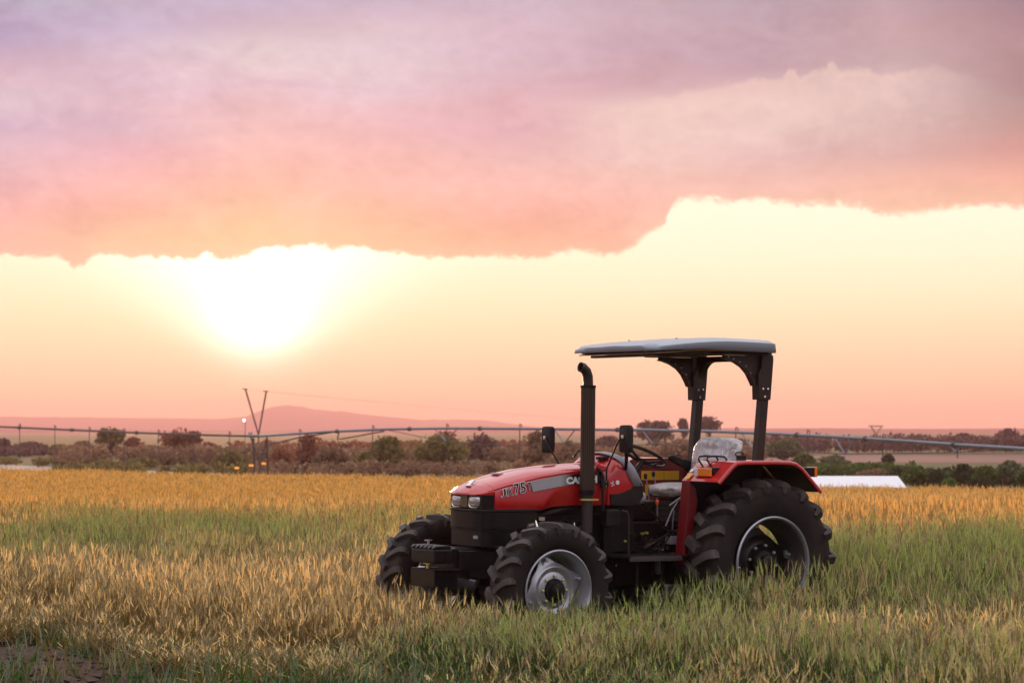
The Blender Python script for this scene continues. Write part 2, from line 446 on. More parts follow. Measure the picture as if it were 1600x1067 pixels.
def ground_material():
    m = bpy.data.materials.new('soil'); m.use_nodes = True
    t = m.node_tree; b = t.nodes['Principled BSDF']; N = NT(t)
    g = t.nodes.new('ShaderNodeNewGeometry'); P = g.outputs['Position']
    n1 = N.noise(P, 1.3, 10, 0.65); n2 = N.noise(P, 14, 8, 0.7)
    c1 = N.ramp(n2, [(0.3, (0.035, 0.020, 0.014)), (0.5, (0.075, 0.045, 0.032)), (0.7, (0.13, 0.085, 0.06))])
    c2 = N.ramp(n1, [(0.3, (0.16, 0.11, 0.05)), (0.6, (0.10, 0.10, 0.045)), (0.8, (0.2, 0.13, 0.06))])
    sp = t.nodes.new('ShaderNodeSeparateXYZ'); t.links.new(P, sp.inputs[0])
    far = N.ss(sp.outputs[1], 30, 60)
    t.links.new(N.mix(far, c1, c2), b.inputs['Base Color'])
    b.inputs['Roughness'].default_value = 0.9; b.inputs['Specular IOR Level'].default_value = 0.2
    bn = t.nodes.new('ShaderNodeBump'); bn.inputs['Strength'].default_value = 0.8; bn.inputs['Distance'].default_value = 0.04
    t.links.new(n2, bn.inputs['Height']); t.links.new(bn.outputs[0], b.inputs['Normal'])
    return m


def vnoise(x, y, seed=0):
    """cheap smooth value noise"""
    def h(i, j):
        n = (i * 374761393 + j * 668265263 + seed * 974711) & 0xffffffff
        n = ((n ^ (n >> 13)) * 1274126177) & 0xffffffff
        return ((n ^ (n >> 16)) & 0xffff) / 65535.0
    i, j = math.floor(x), math.floor(y); fx, fy = x - i, y - j
    fx = fx * fx * (3 - 2 * fx); fy = fy * fy * (3 - 2 * fy)
    return (h(i, j) * (1 - fx) + h(i + 1, j) * fx) * (1 - fy) + (h(i, j + 1) * (1 - fx) + h(i + 1, j + 1) * fx) * fy


def build_ground():
    xs = sorted(set([-3400, -1500, -700, -350, -200, -120, -80, -60] + list(np.arange(-50, -12, 3.0)) + [round(a, 3) for a in np.arange(-10, 3.01, 0.14)] + list(np.arange(4, 40, 2.0)) + [45, 60, 90, 150, 300, 700, 1500, 3400, 7150, -7150]))
    ys = sorted(set([-6900, -3400, -1000, -300, -100, -30, 0, 8] + [round(a, 3) for a in np.arange(12, 23.01, 0.14)] + list(np.arange(24, 130, 2.0)) + [140, 160, 200, 260, 350, 500, 800, 1400, 2300, 3400, 5000, 6900]))
    mb = MB()
    for y in ys:
        for x in xs:
            z = ground_z(x, y)
            if -10.5 < x < 3.2 and 11 < y < 23:
                s = min(1.0, max(0.0, soil_mask(x, y) + 0.8))
                z += (vnoise(x * 1.6, y * 1.6) * 0.06 + vnoise(x * 4.5, y * 4.5, 3) * 0.07 + abs(vnoise(x * 11, y * 11, 5) - .5) * 0.05 - 0.07) * s
            mb.v.append((float(x), float(y), z))
    n = len(xs)
    for j in range(len(ys) - 1):
        for i in range(n - 1):
            mb.f.append((j * n + i, j * n + i + 1, (j + 1) * n + i + 1, (j + 1) * n + i)); mb.mi.append(0)
    o = mesh_obj('ground', mb, ground_material(), smooth=180, fix=False)
    tag(o, 'brown soil and farmland reaching from the field to the horizon', kind='structure')


build_ground()


def sheet(name, pts, z, mat, label):
    mb = MB(); mb.add([(x, y, z) for x, y in pts], [tuple(range(len(pts)))])
    o = mesh_obj(name, mb, mat); tag(o, label, kind='structure'); return o


def field_mat(name, c1, c2, scale):
    m = bpy.data.materials.new(name); m.use_nodes = True
    t = m.node_tree; b = t.nodes['Principled BSDF']; N = NT(t)
    g = t.nodes.new('ShaderNodeNewGeometry')
    n = N.noise(g.outputs['Position'], scale, 8, 0.65)
    t.links.new(N.ramp(n, [(0.3, c1), (0.7, c2)]), b.inputs['Base Color']); b.inputs['Roughness'].default_value = 0.95
    b.inputs['Specular IOR Level'].default_value = 0.1
    return m


def zpx(y, base=LOW):    # distance of ground seen at picture height y
    return (CAM_H - base) * F_PX / (y - HOR)


def X(px, Z): return (px - 800) / F_PX * Z


m_pale = field_mat('pale_track', (0.34, 0.28, 0.24), (0.5, 0.42, 0.36), 0.4)
m_fallow = field_mat('fallow_pink', (0.20, 0.12, 0.10), (0.28, 0.17, 0.14), 0.05)
m_pasture = field_mat('pasture', (0.07, 0.085, 0.04), (0.12, 0.12, 0.06), 0.06)
sheet('dirt_road', [(-70, 236), (-52, 236), (-15.5, 172), (-6.0, 152), (-40, 150), (-70, 172)], LOW + 0.02, m_pale, 'pale dirt road beyond the far left edge of the wheat')
sheet('fallow_field', [(30, 250), (75, 248), (110, 330), (24, 330)], LOW + 0.02, m_fallow, 'pinkish fallow field strip in front of the far tree line')
sheet('pasture', [(16, 150), (60, 150), (75, 246), (28, 246)], LOW + 0.015, m_pasture, 'dull green pasture between the far strip and the bushes')


def build_hills():
    # flat topped mountain with long shoulders, seen through the haze
    prof = [(-420, 650), (0, 651), (120, 652), (250, 653), (340, 654), (395, 651), (415, 642), (432, 635), (447, 633), (470, 635), (490, 639), (540, 644), (600, 650), (660, 656), (700, 655), (760, 656), (800, 662), (850, 668), (950, 673)]
    def hill(name, prof, Z, depth, mat, label, seed):
        mb = MB(); secs = []
        n = 240
        xs = np.linspace(prof[0][0], prof[-1][0], n)
        ysx = np.interp(xs, [p[0] for p in prof], [p[1] for p in prof])
        rows = [(0.0, -0.5), (0.2, 0.3), (0.4, 0.62), (0.62, 0.86), (0.8, 0.97), (1.0, 1.0), (1.5, 0.7), (2.2, -0.5)]
        for (d, hf) in rows:
            for i in range(n):
                px, py = xs[i], ysx[i]
                top = CAM_H + (HOR - py) * Z / F_PX
                h = LOW + (top - LOW) * max(hf, 0) + (-2 if hf < 0 else 0)
                nz = (vnoise(px * 0.05, d * 4, seed) - .5) * (top - LOW) * 0.16 * (1 if 0 < hf < 1 else 0) + (vnoise(px * 0.22, d, seed + 2) - .5) * 0.05 * (top - LOW)
                mb.v.append((X(px, Z), Z - depth + depth * d, h + nz))
        for j in range(len(rows) - 1):
            for i in range(n - 1):
                mb.f.append((j * n + i, j * n + i + 1, (j + 1) * n + i + 1, (j + 1) * n + i)); mb.mi.append(0)
        o = mesh_obj(name, mb, mat, smooth=180, fix=False)
        tag(o, label, kind='structure')
    m1 = field_mat('hill_scrub', (0.15, 0.03, 0.05), (0.21, 0.045, 0.06), 0.02)
    hill('mountain', prof, 6000, 700, m1, 'hazy pink mountain with one peak on the left horizon', 1)
    prof2 = [(-300, 668), (0, 667), (60, 668), (150, 669), (260, 671), (420, 672), (600, 670), (700, 672), (735, 668), (760, 665), (790, 668), (830, 671), (900, 670), (1000, 669), (1150, 668), (1300, 668), (1450, 669), (1600, 668), (2000, 668)]
    hill('low_hills', [(a, b + 1) for a, b in prof2], 3200, 300, m1, 'low hazy rise of land along the whole horizon', 5)


build_hills()


# ------------------------------------------------------------------ wheat
def wheat_material():
    m = bpy.data.materials.new('wheat'); m.use_nodes = True
    t = m.node_tree; t.nodes.clear(); N = NT(t)
    at = t.nodes.new('ShaderNodeAttribute'); at.attribute_name = 'tone'
    sp = t.nodes.new('ShaderNodeSeparateColor'); t.links.new(at.outputs['Color'], sp.inputs[0])
    part, rnd, hgt = sp.outputs
    ga = t.nodes.new('ShaderNodeAttribute'); ga.attribute_type = 'INSTANCER'; ga.attribute_name = 'green'
    go = t.nodes.new('ShaderNodeAttribute'); go.attribute_type = 'INSTANCER'; go.attribute_name = 'gold'
    green, gold = ga.outputs['Fac'], go.outputs['Fac']
    # green at the stem first, ears ripen first
    g = N.m('ADD', green, N.m('MULTIPLY', N.m('SUBTRACT', rnd, 0.5), 0.75))
    g = N.m('SUBTRACT', g, N.m('MULTIPLY', part, 0.40))
    g = N.ss(g, 0.22, 0.60)
    ripe = N.ramp(part, [(0.0, (0.32, 0.20, 0.060)), (0.5, (0.30, 0.21, 0.060)), (1.0, (0.86, 0.68, 0.33))])
    grn = N.ramp(part, [(0.0, (0.05, 0.10, 0.012)), (0.5, (0.045, 0.12, 0.014)), (1.0, (0.38, 0.44, 0.11))])
    gld = N.ramp(part, [(0.0, (0.58, 0.33, 0.045)), (0.5, (0.60, 0.36, 0.055)), (1.0, (0.92, 0.61, 0.15))])  # far tone: ripe gold plus sunset glow put into the colour
    c = N.mix(gold, ripe, gld)
    c = N.mix(g, c, grn)
    f = N.m('ADD', 0.35, N.m('MULTIPLY', rnd, 1.15))
    c = N.mix(1.0, c, N.comb(f, f, f), 'MULTIPLY')
    d = t.nodes.new('ShaderNodeBsdfDiffuse'); t.links.new(c, d.inputs[0])
    tr = t.nodes.new('ShaderNodeBsdfTranslucent'); t.links.new(c, tr.inputs[0])
    gl = t.nodes.new('ShaderNodeBsdfGlossy'); gl.inputs[1].default_value = 0.45; gl.inputs[0].default_value = (0.9, 0.9, 0.9, 1)
    mx = t.nodes.new('ShaderNodeMixShader'); mx.inputs[0].default_value = 0.45
    t.links.new(d.outputs[0], mx.inputs[1]); t.links.new(tr.outputs[0], mx.inputs[2])
    m2 = t.nodes.new('ShaderNodeMixShader'); m2.inputs[0].default_value = 0.06
    t.links.new(mx.outputs[0], m2.inputs[1]); t.links.new(gl.outputs[0], m2.inputs[2])
    o = t.nodes.new('ShaderNodeOutputMaterial'); t.links.new(m2.outputs[0], o.inputs[0])
    return m


M_wheat = wheat_material()


def make_clump(seed, nst, rad, ear=True, coarse=False, dry=False):
    rd = random.Random(seed)
    V = []; F = []; T = []
    def ribbon(pts, w, part, rnd, face):
        b = len(V); n = len(pts)
        for i, p in enumerate(pts):
            k = i / (n - 1)
            ww = w * (1 - k * 0.0) if part == 0 else w * math.sin(PI * min(0.97, 0.12 + 0.86 * k)) ** 0.7
            s = face * (ww / 2)
            V.append(tuple(p - s)); V.append(tuple(p + s)); T.append((part, rnd, p.z)); T.append((part, rnd, p.z))
        for i in range(n - 1):
            F.append((b + 2 * i, b + 2 * i + 1, b + 2 * i + 3, b + 2 * i + 2))
    for s in range(nst):
        a = rd.random() * 2 * PI; r = rad * math.sqrt(rd.random())
        x0, y0 = r * math.cos(a), r * math.sin(a)
        H = rd.gauss(0.45, 0.07) * (1 if not dry else rd.uniform(.45, .95))
        la = rd.random() * 2 * PI; lean = abs(rd.gauss(0, 0.07 if not dry else 0.22))
        rnd = rd.random()
        L = Vector((math.cos(la), math.sin(la), 0))
        fa = rd.random() * PI; face = Vector((math.cos(fa), math.sin(fa), 0))
        pts = [Vector((x0, y0, 0)) + L * lean * H * k ** 1.7 + Vector((0, 0, H * k * (1 - 0.25 * lean * k))) for k in (0, 0.35, 0.7, 1.0)]
        ribbon(pts, 0.0042 if not coarse else 0.007, 0.0, rnd, face)
        # leaves
        for q in range(rd.choice((1, 2, 3, 3)) if not coarse else 2):
            k = rd.uniform(0.15, 0.85); base = pts[0].lerp(pts[-1], k)
            da = rd.random() * 2 * PI; dd = Vector((math.cos(da), math.sin(da), 0)); ln = rd.uniform(0.05, 0.12)
            up = rd.uniform(1.2, 2.6); dr = rd.uniform(0.2, 1.6)
            lp = [base + dd * ln * j + Vector((0, 0, ln * (up * j - dr * j * j))) for j in (0, .33, .66, 1.0)]
            ff = dd.cross(Vector((0, 0, 1)))
            ribbon(lp, 0.009 if not coarse else 0.015, 0.5, (rnd + rd.uniform(-.2, .2)) % 1.0, ff)
        if ear and rd.random() < (0.86 if not coarse else 0.9):
            tip = pts[-1]; d = (pts[-1] - pts[-2]).normalized() + L * rd.choice((0.02, 0.08, 0.15, 0.45)); d.normalize()
            el = rd.uniform(0.075, 0.115); er = rd.uniform(0.0050, 0.0074) * (1.3 if coarse else 1)
            a1 = d.cross(Vector((0.3, 1, 0.1))).normalized(); b1 = d.cross(a1)
            b = len(V)
            prof = ((0.0, 0.25), (0.12, 0.95), (0.3, 0.75), (0.42, 1.0), (0.58, 0.72), (0.72, 0.85), (1.0, 0.12)) if not coarse else ((0, .3), (.3, 1), (.7, .9), (1, .15))
            nn = 4
            er_rnd = (rnd + rd.uniform(-.15, .15)) % 1.0
            for (k, rr) in prof:
                c = tip + d * el * k
                for j in range(nn):
                    t = 2 * PI * j / nn + k * 2.2
                    V.append(tuple(c + (a1 * math.cos(t) + b1 * math.sin(t) * 0.75) * er * rr)); T.append((1.0, er_rnd, c.z))
            for i in range(len(prof) - 1):
                for j in range(nn):
                    j2 = (j + 1) % nn
                    F.append((b + i * nn + j, b + i * nn + j2, b + (i + 1) * nn + j2, b + (i + 1) * nn + j))
            for q in range(7 if not coarse else 4):      # awns
                k = rd.uniform(0.2, 1.0); c = tip + d * el * k
                t = rd.random() * 2 * PI; o = (a1 * math.cos(t) + b1 * math.sin(t))
                e = c + d * rd.uniform(0.05, 0.085) + o * rd.uniform(0.012, 0.035)
                s2 = o.cross(d).normalized() * (0.0009 if not coarse else 0.0015)
                b = len(V); V.extend([tuple(c - s2), tuple(c + s2), tuple(e)]); T.extend([(1.0, er_rnd, c.z)] * 3); F.append((b, b + 1, b + 2))
    me = bpy.data.meshes.new('wheat_clump')
    me.from_pydata(V, [], F); me.materials.append(M_wheat)
    at = me.attributes.new('tone', 'FLOAT_COLOR', 'POINT')
    arr = np.ones((len(V), 4), dtype=np.float32); arr[:, :3] = np.array(T, dtype=np.float32)
    at.data.foreach_set('color', arr.ravel())
    return bpy.data.objects.new('wheat_clump', me)


# tractor pose, needed to keep the crop clear of the wheels
TH = 33.326
T_O = Vector((1.723, 21.162, 0.0))


def tractor_axes():
    t = R(TH)
    fw = Vector((-math.cos(t), -math.sin(t), 0)); lf = Vector((math.sin(t), -math.cos(t), 0)); up = Vector((0, 0, 1))
    a = R(0.491); fw2 = fw * math.cos(a) + up * math.sin(a); up2 = up * math.cos(a) - fw * math.sin(a)
    b = R(-0.342); lf2 = lf * math.cos(b) + up2 * math.sin(b); up3 = up2 * math.cos(b) - lf * math.sin(b)
    return fw2, lf2, up3


FW, LF, UP = tractor_axes()


def scatter(name, label, P, rot, scl, vi, extra, variants):
    """points mesh + geometry nodes that puts a plant mesh on every point"""
    me = bpy.data.meshes.new(name)
    me.vertices.add(len(P)); me.vertices.foreach_set('co', np.asarray(P, dtype=np.float32).ravel())
    def at(n, dt, a):
        q = me.attributes.new(n, dt, 'POINT')
        q.data.foreach_set('vector' if dt == 'FLOAT_VECTOR' else 'value', np.asarray(a).ravel())
    at('rot', 'FLOAT_VECTOR', np.asarray(rot, dtype=np.float32)); at('scl', 'FLOAT_VECTOR', np.asarray(scl, dtype=np.float32)); at('vi', 'INT', np.asarray(vi, dtype=np.int32))
    for k, a in extra.items(): at(k, 'FLOAT', np.asarray(a, dtype=np.float32))
    o = bpy.data.objects.new(name, me); col.objects.link(o)
    src = bpy.data.collections.new(name + '_source')
    for i, v in enumerate(variants):
        v.name = 'plant_%02d' % i
        src.objects.link(v)
    ng = bpy.data.node_groups.new(name + '_scatter', 'GeometryNodeTree')
    ng.interface.new_socket('Geometry', in_out='INPUT', socket_type='NodeSocketGeometry')
    ng.interface.new_socket('Geometry', in_out='OUTPUT', socket_type='NodeSocketGeometry')
    n = ng.nodes; L = ng.links
    gi = n.new('NodeGroupInput'); go = n.new('NodeGroupOutput')
    ci = n.new('GeometryNodeCollectionInfo'); ci.inputs['Collection'].default_value = src
    ci.inputs['Separate Children'].default_value = True; ci.inputs['Reset Children'].default_value = True
    ip = n.new('GeometryNodeInstanceOnPoints'); ip.inputs['Pick Instance'].default_value = True
    def na(nm, dt):
        q = n.new('GeometryNodeInputNamedAttribute'); q.data_type = dt; q.inputs['Name'].default_value = nm; return q.outputs[0]
    e = n.new('FunctionNodeEulerToRotation')
    mp = n.new('GeometryNodeMeshToPoints')
    L.new(gi.outputs[0], mp.inputs[0]); L.new(mp.outputs[0], ip.inputs['Points']); L.new(ci.outputs[0], ip.inputs['Instance'])
    L.new(na('vi', 'INT'), ip.inputs['Instance Index']); L.new(na('rot', 'FLOAT_VECTOR'), e.inputs[0]); L.new(e.outputs[0], ip.inputs['Rotation'])
    L.new(na('scl', 'FLOAT_VECTOR'), ip.inputs['Scale']); L.new(ip.outputs[0], go.inputs[0])
    md = o.modifiers.new('scatter', 'NODES'); md.node_group = ng
    tag(o, label, kind='stuff')
    return o


def build_wheat():
    near = [make_clump(100 + i, 14, 0.13) for i in range(8)]
    far = [make_clump(200 + i, 20, 0.20, coarse=True) for i in range(4)]
    dryv = [make_clump(300 + i, 12, 0.13, ear=(i != 0), dry=True) for i in range(3)]
    variants = near + far + dryv
    P = []; Ro = []; S = []; VI = []; G = []; GO = []
    def sm(v, a, b):
        k = min(1, max(0, (v - a) / (b - a))); return k * k * (3 - 2 * k)
    bands = [(12.2, 24, 44, 0), (24, 34, 36, 0), (34, 42, 28, 0), (42, 55, 22, 1), (55, 100, 14, 1)]
    for (y0, y1, dens, coarse) in bands:
        w0 = lambda y: 0.2186 * y + 4.0
        area = (w0(y0) + w0(y1)) * (y1 - y0)
        n = int(area * dens)
        xs = rng.random(n); ysr = rng.random(n)
        for i in range(n):
            # uniform over the trapezoid
            while True:
                y = y0 + (y1 - y0) * random.random()
                if random.random() < w0(y) / w0(y1): break
            x = (random.random() * 2 - 1) * w0(y)
            if y > edge_y(x): continue
            s = soil_mask(x, y) + (vnoise(x * 2.3, y * 2.3, 9) - 0.5) * 1.0
            if s > 0.05: continue
            edge = sm(-s, 0.0, 1.9)          # 0 at the soil, 1 in the crop
            # tractor
            q = Vector((x, y, 0)) - T_O; tx = q.dot(FW); ty = q.dot(LF)
            hs = 1.0
            if -0.55 < tx < 2.75 and abs(ty) < 1.0:
                hs = 0.42 if random.random() < 0.8 else 0.7
                if 0.66 < abs(ty) < 1.06: continue
            if (0.58 < abs(ty) < 1.02 and -0.62 < tx < 0.62) or (0.68 < abs(ty) < 1.08 and 1.8 < tx < 2.72): continue
            u = x / y * F_PX + 800           # bearing
            pn = vnoise(x * 0.35, y * 0.22, 21); pn2 = vnoise(x * 1.3, y * 0.9, 22)
            # greener tracts: a band across the left, a broad patch right of the tractor
            yw = y + (vnoise(x * 0.16, y * 0.10, 71) - .5) * 11 + (vnoise(x * 0.6, y * 0.35, 72) - .5) * 5
            wl = 1 - sm(u, 420, 760)
            gl = sm(yw, 20.5, 28) * (1 - sm(yw, 31, 47)) * (0.44 * wl + 0.30 * (1 - wl) * (1 - sm(u, 700, 900)))
            gr = sm(u, 560, 1010) * (0.45 + 0.55 * sm(y, 16.5, 20.5)) * (1 - sm(y + (yw - y) * .5, 25.5, 34)) * 0.92
            gr2 = sm(u, 330, 620) * (1 - sm(y, 17.2, 18.8)) * 0.36
            green = max(gl, gr, gr2) + (pn - 0.5) * 0.75 + (pn2 - 0.5) * 0.6 + 0.08
            if y > 50: green = (0.14 + (pn2 - .5) * .5)
            gold = min(1, max(0, (0.07 + 0.93 * max(sm(yw, 24, 50), sm(u, 700, 1200) * sm(yw, 24, 34))) * (1 - 0.22 * sm(u, 850, 1300)) + (pn - .5) * .3 * sm(y, 22, 30)))  # ripe gold with its painted glow, growing with distance
            z = ground_z(x, y)
            H = 1.0 + (pn - .5) * 0.16 + random.gauss(0, 0.06)
            H *= 0.78 + 0.14 * (1 - sm(y, 15.5, 18.5)) + 0.22 * sm(y, 17, 20.5) + 0.16 * sm(u, 950, 1150) * sm(y, 18.2, 20.3) - 0.12 * (1 - sm(u, 960, 1120)) * sm(u, 500, 650) * (1 - sm(y, 20, 24))
            H *= (0.45 + 0.55 * edge) * hs * 0.94
            wxy = 1.0 if not coarse else 1.1
            if y > 60: wxy = 1.3
            H *= 1 - 0.14 * sm(y, 40, 52) - 0.16 * sm(y, 36, 50) * sm(u, 1000, 1300)
            dry = (edge < 0.8 and random.random() < 0.4) or (u < 640 and y < 20.5 and random.random() < 0.08)
            P.append((x, y, z)); Ro.append((random.gauss(0, 0.035), random.gauss(0, 0.035), random.random() * 6.283))
            S.append((wxy, wxy, H)); G.append(green); GO.append(gold)
            VI.append((12 + random.randrange(3)) if dry and not coarse else ((8 + random.randrange(4)) if coarse else random.randrange(8)))
    scatter('wheat', 'wheat crop, golden far off and green to straw coloured nearby', P, Ro, S, VI, {'green': G, 'gold': GO}, variants)
    print('wheat clumps', len(P))


build_wheat()


def build_weeds():
    """low green weeds along the soil edge"""
    def weed(seed):
        rd = random.Random(seed); V = []; F = []; T = []
        for s in range(26):
            da = rd.random() * 2 * PI; dd = Vector((math.cos(da), math.sin(da), 0)); ln = rd.uniform(0.06, 0.20); up = rd.uniform(0.5, 2.2)
            base = Vector((rd.gauss(0, .04), rd.gauss(0, .04), 0)); ff = dd.cross(Vector((0, 0, 1)))
            b = len(V); r = rd.random()
            for j, k in enumerate((0, .35, .7, 1.0)):
                p = base + dd * ln * k * 0.7 + Vector((0, 0, ln * (up * k - 0.7 * k * k))); w = 0.011 * (1 - k) ** .6 / 2 + 0.0006
                V += [tuple(p - ff * w), tuple(p + ff * w)]; T += [(0.5, r, 0)] * 2
            for j in range(3): F.append((b + 2 * j, b + 2 * j + 1, b + 2 * j + 3, b + 2 * j + 2))
        me = bpy.data.meshes.new('weed'); me.from_pydata(V, [], F); me.materials.append(M_wheat)
        at = me.attributes.new('tone', 'FLOAT_COLOR', 'POINT'); arr = np.ones((len(V), 4), dtype=np.float32); arr[:, :3] = np.array(T, dtype=np.float32)
        at.data.foreach_set('color', arr.ravel()); return bpy.data.objects.new('weed', me)
    P = []; Ro = []; S = []; VI = []; G = []
    for i in range(9000):
        y = 15.4 + random.random() * 5.5; x = (random.random() * 2 - 1) * (0.2186 * y + 1.4)
        s = soil_mask(x, y)
        pr_ = 0.85 * math.exp(-((s + 0.2) / 0.9) ** 2) + (0.10 if s > 0.3 else 0.0) + (0.12 if (y < 17.9 and -2.5 < s < 0) else 0.0)
        if vnoise(x * 1.7, y * 1.7, 33) < 0.45 and s > -0.1: pr_ *= 0.25
        if random.random() > pr_: continue
        P.append((x, y, -0.01)); Ro.append((0, 0, random.random() * 6.28)); k = random.uniform(0.5, 1.3); S.append((k, k, k)); VI.append(random.randrange(4))
        G.append(0.25 + 0.7 * vnoise(x * 2.2, y * 2.2, 40))
    scatter('weeds', 'short green and dry weeds along the bare soil edge', P, Ro, S, VI, {'green': G, 'gold': [0.0] * len(P)}, [weed(500 + i) for i in range(4)])


build_weeds()


def build_clods():
    mb = MB()
    for i in range(1500):
        y = 15.5 + random.random() * 5.2; x = -5.8 + random.random() * 5.5
        if soil_mask(x, y) < -0.25: continue
        r = abs(random.gauss(0, 0.022)) + 0.008
        c = Vector((x, y, 0.01 + vnoise(x * 4.5, y * 4.5, 3) * 0.04))
        vs = []
        for (a, b, d) in ((1, 0, 0), (-1, 0, 0), (0, 1, 0), (0, -1, 0), (0, 0, 1), (0, 0, -1)):
            vs.append(c + Vector((a, b, d * 0.7)) * r * random.uniform(0.6, 1.3) + Vector((random.gauss(0, r * .25), random.gauss(0, r * .25), 0)))
        mb.add(vs, [(0, 2, 4), (2, 1, 4), (1, 3, 4), (3, 0, 4), (2, 0, 5), (1, 2, 5), (3, 1, 5), (0, 3, 5)])
    o = mesh_obj('soil_clods', mb, pmat('clod', (0.085, 0.050, 0.036), 0.95, var=0.4, vscale=6, bump=0.6, bscale=60), fix=False)
    tag(o, 'dark broken clods lying on the bare soil strip', kind='stuff')


build_clods()


# ------------------------------------------------------------------ trees and background
def leaf_mat(name, c, var=0.3):
    m = bpy.data.materials.new(name); m.use_nodes = True
    t = m.node_tree; t.nodes.clear(); N = NT(t)
    g = t.nodes.new('ShaderNodeNewGeometry')
    n = N.noise(g.outputs['Position'], 1.1, 5, 0.6)
    f = N.m('ADD', 1 - var, N.m('MULTIPLY', n, 2 * var))
    r = N.m('ADD', 0.7, N.m('MULTIPLY', g.outputs['Random Per Island'], 0.6))
    f = N.m('MULTIPLY', f, r)
    cc = N.mix(1.0, tuple(c) + (1,), N.comb(f, f, N.m('MULTIPLY', f, 0.95)), 'MULTIPLY')
    d = t.nodes.new('ShaderNodeBsdfDiffuse'); t.links.new(cc, d.inputs[0])
    tr = t.nodes.new('ShaderNodeBsdfTranslucent'); t.links.new(cc, tr.inputs[0])
    mx = t.nodes.new('ShaderNodeMixShader'); mx.inputs[0].default_value = 0.35
    t.links.new(d.outputs[0], mx.inputs[1]); t.links.new(tr.outputs[0], mx.inputs[2])
    o = t.nodes.new('ShaderNodeOutputMaterial'); t.links.new(mx.outputs[0], o.inputs[0])
    return m


LM = {  # browns and rusts lightened: evening haze put into the leaf colour
    'umber': leaf_mat('leaves_umber', (0.29, 0.18, 0.12)),
    'olive': leaf_mat('leaves_olive', (0.22, 0.18, 0.07)),
    'rust': leaf_mat('leaves_rust', (0.30, 0.12, 0.075)),
    'dusk': leaf_mat('leaves_dusk', (0.17, 0.10, 0.10)),
    'green': leaf_mat('leaves_green', (0.085, 0.13, 0.04)),
    'dark': leaf_mat('leaves_dark', (0.05, 0.065, 0.035)),
    'bright': leaf_mat('leaves_bright', (0.14, 0.22, 0.05)),
    'pale': leaf_mat('leaves_pale', (0.14, 0.16, 0.09)),
}
M_bark = pmat('bark', (0.07, 0.045, 0.032), 0.9, var=0.3, vscale=5)


def leaf_quads(mb, c, rad, n, leaf, rd, flat=1.0):
    for i in range(n):
        while True:
            p = Vector((rd.uniform(-1, 1), rd.uniform(-1, 1), rd.uniform(-1, 1)))
            if p.length < 1: break
        p = p * (0.55 + 0.45 * p.length)
        q = Vector((c[0] + p.x * rad[0], c[1] + p.y * rad[1], c[2] + p.z * rad[2]))
        a = Vector((rd.gauss(0, 1), rd.gauss(0, 1), rd.gauss(0, 1))).normalized(); b = a.cross(Vector((rd.gauss(0, 1), rd.gauss(0, 1), rd.gauss(0, 1)))).normalized()
        s = leaf * rd.uniform(0.5, 1.3); a = a * s; b = b * s * 0.6
        k = len(mb.v)
        mb.v += [tuple(q - a), tuple(q - b), tuple(q + a), tuple(q + b)]; mb.f.append((k, k + 1, k + 2, k + 3)); mb.mi.append(0)


def tree(px, base, wpx, top, kind, colr, label, cat, group, Z=None):
    Z = Z or zpx(base)
    rd = random.Random(int(px * 7 + top))
    k = Z / F_PX
    W = wpx * k; zt = CAM_H - (top - HOR) * k; H = zt - LOW
    x = X(px, Z)
    name = {'bush': 'bush', 'umbrella': 'acacia_tree', 'round': 'tree', 'thin': 'tree'}[kind]
    root = empty(name, None, (x, Z, LOW))
    tag(root, label, cat, group)
    tr = MB(); cr = MB()
    leaf = max(0.045, 0.0011 * Z) * (0.9 if kind != 'bush' else 0.8)
    th = {'bush': 0.02, 'umbrella': 0.20, 'round': 0.12, 'thin': 0.5}[kind] * H
    tr.tube([(0, 0, -0.1), (rd.gauss(0, .03) * W, 0, th * 0.5), (rd.gauss(0, .05) * W, 0, th), (rd.gauss(0, .08) * W, 0, (th + H) / 2)], [0.05 * H + .03, 0.035 * H + .02, 0.028 * H, 0.01 * H], 6)
    nb = 20 if kind != 'thin' else 7
    zc0 = th
    for i in range(nb):
        a = rd.random() * 2 * PI; rr = math.sqrt(rd.random())
        zz = rd.random()
        if kind == 'umbrella': zz = 0.35 + 0.55 * rd.random(); spread = 1.0
        elif kind == 'bush': spread = math.sqrt(max(0.05, 1 - zz ** 2))
        else: spread = math.sqrt(max(0.05, 1 - (1.9 * abs(zz - 0.42)) ** 2)) if abs(zz - .42) < .52 else 0.25
        br = W * rd.uniform(0.13, 0.24) * (1.0 if kind != 'umbrella' else 0.9)
        bz = min(br * (0.75 if kind != 'umbrella' else 0.45), H * 0.28)
        cx = math.cos(a) * rr * (W / 2 - br * 0.75) * spread; cy = math.sin(a) * rr * (W / 2 - br * 0.75) * spread
        cz = zc0 * 0.85 + bz + (H - zc0 * 0.85 - 2 * bz) * zz
        leaf_quads(cr, (cx, cy, cz), (br, br, bz), int(150 * rd.uniform(0.6, 1.3)), leaf, rd)
        if kind != 'bush' or i % 2 == 0:
            tr.tube([(0, 0, th * rd.uniform(0.4, 1.0)), (cx * 0.5, cy * 0.5, (th + cz) / 2 - 0.05 * H), (cx, cy, cz)], [0.016 * H + .01, 0.011 * H, 0.004 * H], 5)
    # a few topmost sprigs for the ragged outline
    leaf_quads(cr, (0, 0, (zc0 + H) / 2), (W / 2, W / 2, (H - zc0) / 2), 260, leaf, rd)
    mesh_obj('trunk', tr, M_bark, root, smooth=60, fix=False)
    mesh_obj('crown', cr, LM[colr], root, fix=False)


